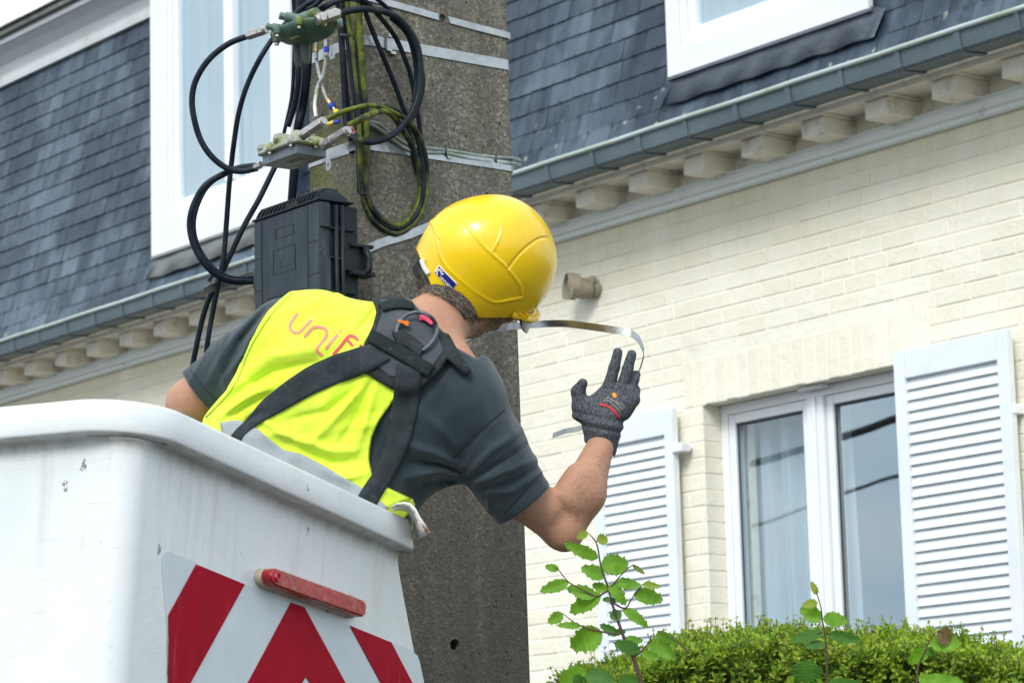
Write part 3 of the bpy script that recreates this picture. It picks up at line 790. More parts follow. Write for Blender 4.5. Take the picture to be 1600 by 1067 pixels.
cable([(402, 259, .25), (373, 263, .25), (350, 272, .26), (322, 289, .27), (305, 315, .27), (297, 343, .27), (299, 370, .27), (308, 394, .27), (324, 417, .27), (341, 431, .26), (364, 440, .24), (398, 440, .2)], 9,
      'black cable looping from the lower grey splitter down into the side of the black box', n=8)
cable([(360, 268, .24), (345, 276, .24), (325, 292, .24), (311, 317, .24), (304, 343, .24), (305, 368, .24), (314, 392, .24), (328, 412, .24), (345, 426, .24), (366, 434, .22), (398, 433, .2)], 5,
      'thinner black cable lying inside the lower left loop by the black box')
cable([(560, -12, .06), (520, -6, .09), (480, 7, .13), (456, 28, .16), (440, 44, .2), (426, 61, .22), (405, 94, .23), (386, 134, .23), (373, 177, .22), (366, 220, .21), (362, 252, .2), (358, 291, .2), (354, 346, .2), (350, 394, .21), (342, 440, .22), (333, 485, .22), (324, 537, .22), (318, 600, .2)], 7.5,
      'long black cable curving behind the upper splitter and hanging almost straight down')
cable([(452, 215, .12), (426, 268, .15), (405, 311, .17), (381, 354, .19), (357, 405, .2), (340, 440, .215), (320, 485, .21), (303, 560, .2), (298, 600, .2)], 8,
      'black cable slanting down from behind the grey splitter and crossing the straight one')
cable([(458, -8, .05), (460, 40, .05), (459, 100, .04), (456, 150, .04), (447, 194, .04), (436, 240, .04)], 5.5, 'thin black cable hanging at the street edge of the pole, leftmost of the bundle', off=.04)
cable([(469, -8, .07), (468, 40, .07), (466, 104, .1), (465, 135, .1), (460, 165, .09), (450, 198, .08)], 8, 'black cable hanging from the left boot of the upper splitter')
cable([(482, 60, .12), (480, 100, .12), (478, 130, .12), (472, 170, .1), (466, 198, .08), (462, 240, .05), (459, 275, .04), (456, 315, .03)], 13, 'thickest black cable, from the right boot of the upper splitter to the black box')
cable([(474, -8, .03), (474, 60, .03), (472, 130, .03), (466, 194, .03)], 5, 'thin black cable in shadow between the two boots of the upper splitter')
G1 = 'cables running down the pole'
cable([(528, -8, .05), (531, 30, .05), (535, 80, .05), (538, 135, .045), (540, 187, .045), (545, 204, .055), (553, 213, .07), (566, 220, .08), (584, 222, .085), (608, 214, .09), (627, 199, .09), (642, 179, .09), (653, 152, .085), (657, 122, .08), (656, 92, .075), (650, 67, .07), (638, 46, .065), (620, 28, .06), (598, 18, .06), (572, 14.5, .09), (552, 16.5, .13), (530, 21.5, .2)], 9.5,
      'thick black cable from the upper splitter making one full loop over the pole', mat=m_cabm, n=8)
cable([(610, 28, .04), (630, 46, .045), (645, 70, .05), (655, 95, .055), (661, 122, .055), (659, 148, .06), (650, 175, .06), (634, 200, .06)], 7, 'black cable doubled behind the big upper loop on its right side', mat=m_cab)
cable([(545, -12, .06), (560, -2, .05), (576, 7, .045), (590, 23, .04), (606, 42, .035), (620, 63, .03), (633, 93, .025), (642, 120, .02), (649, 155, .02), (654, 186, .02), (657, 214, .02), (659, 260, .02), (657, 310, .02), (653, 350, .02), (648, 400, .02), (636, 440, .02), (624, 475, .02)], 7,
      'black cable curving right from the top and running down behind the loops to the helmet')
cable([(566, -8, .04), (572, 22, .03), (584, 54, .025), (600, 92, .02), (617, 133, .018), (628, 164, .018), (636, 186, .018), (645, 240, .016), (649, 300, .016), (643, 350, .016), (634, 385, .016), (620, 425, .016), (606, 465, .016)], 7,
      'straight black cable slanting across the pole face to the right of the bundle')
cable([(536, -8, .03), (538, 27, .028), (545, 85, .025), (552, 140, .025), (557, 190, .022), (559, 235, .02), (561, 300, .018)], 6, 'black cable down the pole edge, left one of the straight bundle', mat=m_cab)
cable([(543, -8, .055), (545, 35, .05), (552, 85, .048), (558, 140, .045), (561, 180, .042), (562, 230, .042), (563, 270, .04), (565, 300, .04), (570, 322, .045), (583, 345, .05), (603, 360, .055), (624, 365, .06), (645, 351, .06), (661, 325, .06), (668, 285, .06), (665, 245, .062), (655, 212, .065), (638, 190, .075), (618, 178, .08), (597, 168, .09), (575, 165, .11), (555, 169.5, .13), (533, 176, .16), (508, 187.5, .21)], 7,
      'mossy cable of the outer lower loop, ending at the upper steel connector', mat=m_cabmm, n=8)
cable([(560, -8, .04), (563, 60, .035), (568, 130, .03), (572, 175, .03), (573, 225, .03), (572, 270, .03), (571, 292, .035), (575, 312, .04), (588, 334, .045), (605, 348, .05), (624, 352, .052), (641, 341, .05), (655, 313, .05), (657, 272, .05), (649, 242, .055), (640, 220, .06), (629, 203, .065), (618, 186, .07), (609, 177, .08), (598, 173.5, .09), (584, 177, .11), (567, 185, .14), (545, 196.5, .18)], 9,
      'thick mossy cable of the inner lower loop, ending at the lower steel connector', mat=m_cabmm, n=8)
cable([(601, 167, .06), (622, 175, .06), (640, 192, .06), (652, 217, .06), (659, 250, .06), (662, 285, .06), (658, 318, .06), (646, 342, .06), (628, 357, .055), (606, 354, .05), (588, 342, .04), (575, 325, .035), (568, 303, .03)], 7,
      'black cable between the two mossy ones in the lower loop', mat=m_cabm)
cable([(561, -8, .02), (556, 60, .016), (560, 130, .014), (567, 200, .012), (566, 295, .012)], 5, 'thin mossy cable half hidden in the straight bundle', mat=m_cabmm)
cable([(512, -10, .1), (500, 2, .12), (487, 13, .14), (470, 22, .12), (462, 40, .08)], 7, 'short black cable arching over the upper splitter at the top edge')
cable([(600, -14, .05), (575, -3, .07), (548, -2, .1), (520, 6, .12), (500, 18, .12)], 6.5, 'black cable crossing from the top right to the back of the upper splitter')
cable([(528, 22, .03), (533, 70, .03), (540, 130, .026), (546, 190, .024), (549, 240, .02)], 6.5, 'black cable at the left side of the straight bundle, close to the splitters')
cable([(572, -12, .05), (590, 0, .05), (612, 20, .045), (634, 50, .045), (646, 85, .045), (650, 125, .045), (646, 160, .05)], 6, 'black cable just inside the big upper loop')
cable([(560, 2, .09), (535, -1, .1), (515, 5, .12), (500, 12, .14), (484, 22, .16)], 5, 'thin black cable arching just above the upper splitter')
cable([(574, 190, .01), (593, 195, .012), (608, 208, .012), (627, 221, .012), (645, 229, .012), (668, 232, .012), (701, 236, .012), (750, 244, .012), (784, 247, .012), (800, 248, .012), (812, 251, -.03)], 6.5, 'grey cable running right along the steel band, upper of two', mat=m_cabg)
cable([(572, 192, .014), (585, 198, .014), (600, 208, .014), (620, 224, .014), (641, 236, .014), (668, 239, .014), (697, 240, .014), (727, 247, .014), (772, 254, .014), (800, 256, .014), (812, 257, -.03)], 6.5, 'grey cable running right along the steel band, lower of two', mat=m_cabg)
cable([(494, 88, .12), (497, 108, .11), (501, 124, .1), (505, 140, .09), (510, 154, .08)], 5.5, 'pale coax cable crossing from the left connector to the gold plug', mat=m_cabw)
cable([(510, 84, .12), (508, 104, .115), (504, 122, .11), (498, 132, .11), (494, 148, .12), (492, 167, .14), (494, 184, .16)], 6, 'pale coax cable from the blue ringed connector down to the grey splitter', mat=m_cabw)
# ---- small connectors on the coax
m_brass = mk_steel('brass', (.55, .42, .2), .35, (.3, .22, .12)); m_chrome = mk_steel('nickel', (.46, .43, .41), .33, (.26, .22, .2))
m_blue = simple('blue_plastic', (.01, .05, .42), rough=.4); m_yel = simple('yellow_plastic', (.75, .55, .01), rough=.4); m_blk = simple('black_plastic', (.02, .022, .024), rough=.5)
def conn(a, b, off, prof, mats, label, cat='connector', name='coax_connector'):
    A = P(a[0], a[1], dface(a[0])-off[0]); B = P(b[0], b[1], dface(b[0])-off[1]); L_ = (B-A).length; ax = (B-A)/L_
    root = empty(name, A); tag(root, label, cat)
    for i, (nm, t0, t1, r_, mt, sg) in enumerate(prof):
        g = MB(); c = .12*r_; g.lathe(A+ax*(t0*L_), ax, [(0, r_-c), (c, r_), ((t1-t0)*L_-c, r_), ((t1-t0)*L_, r_-c)], sg); reparent_world(g.build(nm, mt), root)
    return root
conn((494, 64), (494, 92), (.125, .125), [('socket', 0, .3, .0055, m_chrome, 6), ('nut', .3, .62, .007, m_brass, 6), ('ferrule', .62, 1, .005, m_chrome, 16)], None, 'copper toned coax connector hanging under the upper splitter')
conn((510, 62), (510, 88), (.125, .125), [('nut', 0, .45, .007, m_chrome, 6), ('blue_ring', .45, .75, .0068, m_blue, 16), ('ferrule', .75, 1, .0055, m_chrome, 16)], None, 'coax connector with a blue ring under the upper splitter')
conn((509, 152), (530, 182), (.08, .08), [('ferrule', 0, .15, .0045, m_chrome, 16), ('nut', .15, .38, .0068, m_brass, 6), ('blue_ring', .38, .55, .0078, m_blue, 16), ('pin', .55, .72, .0045, m_chrome, 12), ('yellow_ring', .72, .95, .0068, m_yel, 16)], None, 'gold plug with blue and yellow rings above the steel connectors')
conn((514, 194), (530, 190), (.10, .10), [('yellow_ring', 0, .5, .0055, m_yel, 16), ('blue_ring', .5, 1, .0045, m_blue, 16)], None, 'small yellow and blue plug between the two steel connectors')
# ---- cable ties
def tie(c, ax, r_, label, knob=(1, 0, 0), mat=None, wid=.005, sx=1.0):
    ax = Vector(ax).normalized(); e = Vector(knob); e = (e-ax*e.dot(ax)).normalized(); f = ax.cross(e); g = MB()
    pts = [c+(e*math.cos(t)*sx+f*math.sin(t))*r_ for t in [2*math.pi*i/24 for i in range(24)]]
    vs = []
    for p in pts:
        d = (p-c).normalized()
        for a, b in ((-.5, 0), (.5, 0), (.5, .0014), (-.5, .0014)): vs.append(p+ax*wid*a+d*b)
    g.add(vs, [(i*4+k, i*4+(k+1) % 4, ((i+1) % 24)*4+(k+1) % 4, ((i+1) % 24)*4+k) for i in range(24) for k in range(4)])
    h = c+e*(r_*sx+.002); M = Matrix(((e.x, f.x, ax.x, h.x), (e.y, f.y, ax.y, h.y), (e.z, f.z, ax.z, h.z), (0, 0, 0, 1)))
    g.box((-.003, -.0035, -.0045), (.005, .0035, .0045), M=M, ch=.0008); g.box((.002, -.0012, .002), (.0032, .0012, .012), M=M)
    return tag(g.build('cable_tie', mat or m_blk), label, 'cable tie')
tie(P(334, 430, dface(334)-.235), CR*.9-CU*.75, .0125, 'black cable tie holding the crossing cables at the lower left loop', knob=-CU-CR*.5)
tie(P(566, 302, dface(566)-.035), CU, .0125, 'black tie with moss around the cables beside the black box', knob=-CF, sx=.9)
tie(P(697, 239, dface(697)-.013), CR, .0095, 'left black tie round the two grey cables on the pole', knob=-CU)
tie(P(775, 250, dface(775)-.013), CR, .0095, 'right black tie round the two grey cables near the pole edge', knob=-CU)
tie(P(543, 57, dface(543)-.045), CU*.95+CR*.2, .022, 'black tie pulled round the straight cable bundle near the top', knob=CR, sx=.75)
# ------------------------------------------------------------------ splitters
def mk_cast(name, c1, c2, moss, mc):
    m = MT(name); c = m.mix(m.ramp(m.noise(22, 7, .6), [(.35, 0), (.65, 1)]), c1, c2)
    f = m.math('MULTIPLY', m.ramp(m.noise(26, 7, .65), [(.60-moss*.2, 0), (.68-moss*.1, 1)]), .9); c = m.mix(f, c, mc)
    return m.set(c, .62, .25, m.bump(m.noise(130, 5), .0012), .4)
m_cast1 = mk_cast('verdigris_cast', (.055, .115, .10), (.22, .29, .25), .5, (.13, .16, .03)); m_cast2 = mk_cast('mossy_cast', (.28, .30, .28), (.36, .37, .35), .75, (.24, .26, .07))
m_greyb = simple('grey_box', (.10, .125, .145), (.125, .15, .17), scale=20, rough=.5, metal=.1, bs=150, bd=.0008, dirt=(.17, .19, .17), dscale=18, dlo=.55)
def fr(px, py, d):
    c = P(px, py, d); return Matrix(((FX.x, FY.x, 0, c.x), (FX.y, FY.y, 0, c.y), (0, 0, 1, c.z), (0, 0, 0, 1)))
def hexconn(name, M, a, b, parent, r_=.0105, mat=None):
    """steel gland from a to b in world coordinates: collar, hexagon body, end ring"""
    A, B = Vector(a), Vector(b); L_ = (B-A).length; ax = (B-A)/L_; g = MB()
    g.lathe(A, ax, [(0, r_*.95), (L_*.14, r_*.95)], 18); g.lathe(A+ax*L_*.14, ax, [(0, r_*.9), (.0012, r_*1.08), (L_*.22, r_*1.08), (L_*.22+.0012, r_*.9)], 6, flat=(0, 0, 1))
    g.lathe(A+ax*L_*.38, ax, [(0, r_*.86), (L_*.04, r_*.86)], 18)
    g.lathe(A+ax*L_*.42, ax, [(0, r_*.9), (.0012, r_*1.05), (L_*.5, r_*1.05), (L_*.5+.0012, r_*.9)], 6, flat=(0, 0, 1)); g.lathe(A+ax*L_*.93, ax, [(0, r_*.8), (L_*.07, r_*.75)], 18)
    o = g.build(name, mat or m_chrome); reparent_world(o, parent); return o
def splitter2():
    D = 6.60; M = fr(463, 240, D); root = empty('lower_splitter', M=M); root.name = 'cable_splitter'
    tag(root, 'grey boxed cable splitter with mossy lid and two steel connectors, below the green one', 'cable splitter')
    q = M.inverted()
    Lx = .142; Ly = .082; H = .024
    g = MB(); g.box((-Lx, 0, 0), (0, Ly, H), ch=.003); 
    g.build('housing', m_greyb, root)
    e = MB(); e.box((-Lx*.62, Ly*.35, -.0012), (-Lx*.25, Ly*.62, .0005)); 
    for k in range(5): e.box((-Lx*.58+k*.009, Ly*.42, -.0022), (-Lx*.58+k*.009+.004, Ly*.55, -.0012))
    e.build('embossed_plate', simple('plate_dark', (.04, .05, .06), (.1, .12, .13), scale=60, rough=.4), root)
    # flange with rounded corners and lobes
    g = MB(); zf = H+.0005; fl = .009
    x0, x1, y0, y1 = -Lx-.012, .010, -.010, Ly+.012; rc = .012; pts = []
    for cx, cy, a0 in ((x1-rc, y0+rc, -90), (x1-rc, y1-rc, 0), (x0+rc, y1-rc, 90), (x0+rc, y0+rc, 180)):
        for k in range(7): a = R(a0+15*k); pts.append((cx+rc*math.cos(a), cy+rc*math.sin(a)))
    n = len(pts); cx_, cy_ = (x0+x1)/2, (y0+y1)/2
    def ring(s, z): return [(cx_+(x-cx_)*s, cy_+(y-cy_)*s, z) for x, y in pts]
    vs = ring(.975, zf)+ring(1, zf+.003)+ring(1, zf+fl-.003)+ring(.94, zf+fl)+ring(.86, zf+fl+.002)+ring(.80, zf+fl+.014)+ring(.70, zf+fl+.018)
    fs = [(i*n+k, i*n+(k+1) % n, (i+1)*n+(k+1) % n, (i+1)*n+k) for i in range(6) for k in range(n)]+[list(range(n))[::-1], [6*n+k for k in range(n)]]
    g.add(vs, fs, 0, True)
    for x, y in ((-Lx*.68, -.008), (-.012, -.006), (.006, Ly*.6), (-Lx-.004, Ly*.4), (-Lx*.25, Ly+.008)):
        g.lathe((x, y, zf-.001), (0, 0, 1), [(0, .0085), (.012, .0085), (.018, .006)], 16, smooth=True)
    # bosses
    g.lathe((-Lx*.98, .018, zf+fl+.006), (-.35, -1, .15), [(-.02, .012), (.016, .012), (.018, .0105)], 18)
    g.lathe((-Lx*.52, .016, zf+fl+.015), (-.35, -1, .15), [(-.03, .015), (.014, .015), (.016, .013)], 18)
    g.lathe((-Lx*.2, .02, zf+fl+.012), (.6, -.5, .3), [(-.03, .014), (.012, .013)], 18)
    g.box((-Lx*.9, .012, zf+fl), (-Lx*.60, .052, zf+fl+.022), ch=.006); g.box((-Lx*.45, .014, zf+fl), (-Lx*.05, .06, zf+fl+.024), ch=.007)
    g.lathe((-.012, .03, zf+fl+.006), (.6, -.4, .2), [(-.03, .013), (.014, .0125)], 18)
    g.build('cast_lid', m_cast2, root, )
    for x, y in ((-Lx*.68, -.008), (-.012, -.006), (.006, Ly*.6)):
        b = MB(); b.lathe((x, y, zf-.0075), (0, 0, 1), [(0, .0035), (.001, .005), (.0062, .005), (.0065, .0062), (.0075, .0062)], 6); b.build('bolt', m_chrome, root)
    for c, r_ in (((-Lx*.98-.006, .001, zf+fl+.0085), .0095), ((-Lx*.52-.005, .001, zf+fl+.0175), .0115)):
        b = MB(); b.lathe(c, (-.35, -1, .15), [(-.002, r_), (.003, r_*1.05), (.007, r_*1.05), (.0085, r_*.85)], 6); b.lathe(Vector(c)+Vector((-.35, -1, .15)).normalized()*.0085, (-.35, -1, .15), [(0, r_*.45), (.001, r_*.45)], 12)
        b.build('plug', m_cast2, root)
    hexconn('steel_connector', M, P(472, 212, D-.01), P(507, 188.5, D-.06), root, .0125); hexconn('steel_connector', M, P(504, 228.5, D+.02), P(545, 203, D-.02), root, .0125)
    g = MB(); A = P(408, 257, D+.105); B = P(398, 261, D+.12); g.lathe(A, B-A, [(0, .0075), (.003, .009), (.008, .009), ((B-A).length, .0065)], 6); reparent_world(g.build('cable_gland', m_chrome), root)
    t = tie(P(549, 200.5, dface(549)-.17), P(560, 192, 6.7)-P(545, 199, 6.7), .0075, 'pink wire wrapped round the mossy cable beside the lower steel connector', mat=simple('pink_wire', (.55, .2, .28), (.6, .25, .12), scale=60, rough=.4), wid=.009); t['category'] = 'wire'; t.name = 'wire_wrap'
splitter2()
def splitter1():
    D = 6.58; M = fr(453, 48, D); root = empty('cable_splitter', M=M); root.name = 'cable_splitter'
    tag(root, 'green weathered round bottomed cable splitter at the top of the picture, above the grey one', 'cable splitter')
    # shallow bowl underneath, elliptical, long side along the street
    g = MB(); n = 36; rings = []
    cx, cy = .0, .045
    for z, s in ((-.012, .05), (-.0115, .55), (-.009, .80), (-.002, .94), (.003, 1.0), (.008, 1.05), (.013, 1.05), (.016, .95), (.018, .80)):
        rings.append([(cx+.092*s*math.cos(2*math.pi*k/n), cy+.055*s*math.sin(2*math.pi*k/n), z) for k in range(n)])
    vs = sum(rings, []); k_ = len(rings)
    g.add(vs, [(i*n+k, i*n+(k+1) % n, (i+1)*n+(k+1) % n, (i+1)*n+k) for i in range(k_-1) for k in range(n)]+[list(range(n))[::-1], [(k_-1)*n+k for k in range(n)]], 0, True)
    g.build('bowl', mk_cast('bowl_green', (.035, .085, .08), (.075, .14, .125), .2, (.10, .12, .03)), root)
    g = MB()
    for a in (200, 250, 300, 345, 30, 150):
        x, y = cx+.098*math.cos(R(a)), cy+.060*math.sin(R(a)); g.lathe((x, y, -.002), (0, 0, 1), [(0, .008), (.002, .0095), (.014, .0095), (.02, .007)], 16, smooth=True)
    g.box((-.085, .018, .0165), (.085, .07, .027), ch=.005); g.box((-.035, .008, .018), (.02, .05, .034), ch=.006); g.box((.03, .01, .018), (.07, .05, .036), ch=.007)
    g.lathe((-.1, .03, .022), (-1, -.2, 0), [(-.05, .0115), (.012, .0105)], 18)
    g.lathe((.055, .02, .026), (1, .1, .05), [(-.04, .0125), (.02, .0115)], 18)
    g.lathe((-.075, .012, .026), (-.5, -1, .15), [(-.03, .010), (.008, .010), (.010, .0085)], 18); g.lathe((-.012, .006, .034), (-.45, -1, .15), [(-.03, .011), (.008, .0115), (.010, .0095)], 18)
    g.build('cast_lid', m_cast1, root)
    for a in (200, 250, 300, 345):
        x, y = cx+.098*math.cos(R(a)), cy+.060*math.sin(R(a)); b = MB(); b.lathe((x, y, -.009), (0, 0, 1), [(0, .004), (.001, .0052), (.007, .0052)], 6); b.build('bolt', mk_steel_b, root)
    for c, r_ in (((-.081, .0, .0275), .008), ((-.017, -.006, .0355), .009)):
        b = MB(); b.lathe(c, (-.5, -1, .25), [(-.004, r_), (.003, r_*1.08), (.008, r_*1.08), (.0095, r_*.85)], 6); b.build('plug', m_cast1, root)
    b = MB(); b.box((-.02, .012, -.0135), (.012, .020, -.011), ch=.0005); b.build('maker_plate', m_brass, root)
    hexconn('steel_connector', M, P(417, 46, D+.09), P(386, 56.5, D+.12), root, .011); hexconn('steel_connector', M, P(494, 32.5, D-.07), P(531, 20, D-.05), root, .0125)
    for x0, y0, x1, y1, d in ((465, 62, 466, 104, D+.1), (480, 60, 479, 100, D+.08)):
        A = P(x0, y0, d); B = P(x1, y1, d); L_ = (B-A).length; b = MB(); b.lathe(A, B-A, [(0, .0085), (L_*.1, .0098), (L_*.8, .0098), (L_*.82, .0085), (L_*.9, .0085), (L_, .006)], 18); reparent_world(b.build('boot', simple('boot_rubber', (.07, .09, .085), (.1, .12, .10), scale=40, rough=.6)), root)
mk_steel_b = mk_steel('old_bolt', (.42, .35, .25), .45, (.2, .15, .1))
splitter1()
# ------------------------------------------------------------------ black distribution box
def junction_box():
    D = 6.60; M = fr(498, 313, D); root = empty('distribution_box', M=M)
    tag(root, 'large black plastic distribution box with ribbed top, strapped to the pole behind the shoulder', 'distribution box')
    K = M.translation
    def sol(dr, px):
        a, b = 0, .8
        for _ in range(40):
            m_ = (a+b)/2
            if (PX(K+dr*a)[0]-px)*(PX(K+dr*m_)[0]-px) <= 0: b = m_
            else: a = m_
        return a
    Lx = sol(-FX, 396.5); Ly = sol(FY, 560); H = .42
    mb = simple('box_plastic', (.020, .030, .040), (.032, .044, .054), scale=30, rough=.5, spec=.22, bs=350, bd=.0004, dirt=(.10, .13, .13), dscale=24, dlo=.58, dhi=.9, stretch=(1, 1, .25))
    me_ = simple('box_dark', (.007, .011, .015), (.012, .017, .021), scale=30, rough=.45, spec=.2)
    g = MB(); g.box((-Lx, 0, -H), (0, .028, 0), ch=.003)          # front cover
    g.build('cover', mb, root)
    g = MB(); g.box((-Lx+.006, .0285, -H+.004), (-.004, Ly, -.004), ch=.003)
    for z in (-.060, -.128, -.205, -.30): g.box((-.02, .02, z-.0025), (.0035, Ly*.9, z+.0025), ch=.0008)
    for y in (.045, .062): g.tube([(.0015, y, -H+.01), (.0015, y, -.006)], .0055, 10)
    g.box((-.012, Ly*.55, -.155), (.0045, Ly+.02, -.095), ch=.003)
    g.box((-.02, Ly*.72, -.165), (.02, Ly+.03, -.155), ch=.002); g.box((-.02, Ly*.72, -.100), (.016, Ly+.03, -.092), ch=.002)
    g.tube([(.012, Ly+.005, -.162), (.018, Ly+.014, -.15), (.018, Ly+.016, -.125), (.012, Ly+.008, -.10)], .008, 10)
    g.build('housing', me_, root)
    # hinge plates with holes on the right edge of the cover
    for z0, z1 in ((-.060, -.004), (-.205, -.128), (-.36, -.235)): g = MB(); g.box((.0008, .001, z0), (.0058, .026, z1), ch=.001); g.build('hinge_plate', mb, root)
    g = MB(); g.lathe((.004, -.0004, -.165+.05), (0, -1, 0), [(0, .0045), (.0008, .0045)], 12); g.build('latch_hole', m_blk, root)
    g = MB(); g.lathe((-Lx-.002, -.0004, -.15), (0, -1, 0), [(0, .0045), (.0008, .0045)], 12); g.box((-Lx-.007, .002, -.19), (-Lx-.0005, .02, -.11), ch=.001)
    g.build('latch_hole', m_blk, root)
    # shallow ribs and panel outlines on the cover
    g = MB()
    def rect(u0, u1, z0, z1, t=.0012, p=.0011):
        x0, x1 = -Lx*(1-u0), -Lx*(1-u1); g.frame(x0, x1, z0, z1, -p, .001, t)
    g.box((-Lx*.885, -.0012, -H+.004), (-Lx*.873, .001, -.004)); g.box((-Lx*.176, -.0009, -H+.004), (-Lx*.170, .001, -.004))
    rect(.34, .62, -.058, -.034); rect(.30, .64, -.140, -.082); rect(.42, .62, -.128, -.108, .0008, .0006); rect(.22, .75, -.30, -.190, .0018, .0014); rect(.24, .68, -.296, -.196, .001, .001)
    for z in (-.09, -.165, -.235): g.box((-Lx*.999, -.0007, z-.0006), (-Lx*.885, .001, z+.0006)); g.box((-Lx*.17, -.0007, z-.0006), (-.002, .001, z+.0006))
    g.build('panel_lines', me_, root)
    g = MB(); g.box((-Lx*.69, -.002, -.262), (-Lx*.66, .0, -.256)); g.build('catch', m_blk, root); g = MB(); g.box((-Lx*.37, -.002, -.262), (-Lx*.33, .0, -.256)); g.build('catch', m_blk, root)
    # domed ribbed top
    g = MB(); prof = [(-.004, .0006), (-.004, .006), (.002, .010)]
    g.box((-Lx-.003, -.004, .0006), (.005, Ly*.86, .0055), ch=.0015)
    n = 15
    def arc(k, x, hs=1): t = k/10; y = .003+Ly*.72*t; return (x, y, .0055+hs*.030*math.sin(math.pi/2*min(1, t*3.2+.04)) - (0.016*max(0, t-.6)/.4)*1)
    for i in range(n):
        x = -Lx+.004+(Lx-.03)*i/(n-1); w_ = .0034
        vs = []
        for k in range(11): a = arc(k, x); vs += [(x-w_/2, a[1], .005), (x-w_/2, a[1], a[2]), (x+w_/2, a[1], a[2]), (x+w_/2, a[1], .005)]
        fs = [(k*4+j, k*4+(j+1) % 4, k*4+4+(j+1) % 4, k*4+4+j) for k in range(10) for j in range(4)]+[(0, 1, 2, 3), (40, 43, 42, 41)]
        g.add(vs, fs)
    vs = []
    for k in range(11):
        for x in (-Lx+.006, -.004): a = arc(k, x, .45); vs.append((x, a[1], a[2]-.001))
    g.add(vs, [(k*2, k*2+1, k*2+3, k*2+2) for k in range(10)])
    # smooth shoulder at the right end
    vs = []
    for j, x in enumerate((-.027, -.012, -.004)):
        for k in range(11): a = arc(k, x, (1, .96, .8)[j]); vs.append(a)
    b = len(vs)
    for k in range(11): a = arc(k, -.001, .5); vs.append((a[0], a[1], .0056))
    g.add(vs, [(j*11+k, j*11+k+1, (j+1)*11+k+1, (j+1)*11+k) for j in range(3) for k in range(10)], 0, True)
    g.box((-Lx*.48, -.003, .0056), (-Lx*.30, .006, .015), ch=.001); g.lathe((-.02, Ly*.55, .026), (0, 0, 1), [(0, .006), (.008, .0055), (.010, .004)], 12)
    g.build('ribbed_top', me_, root)
junction_box()
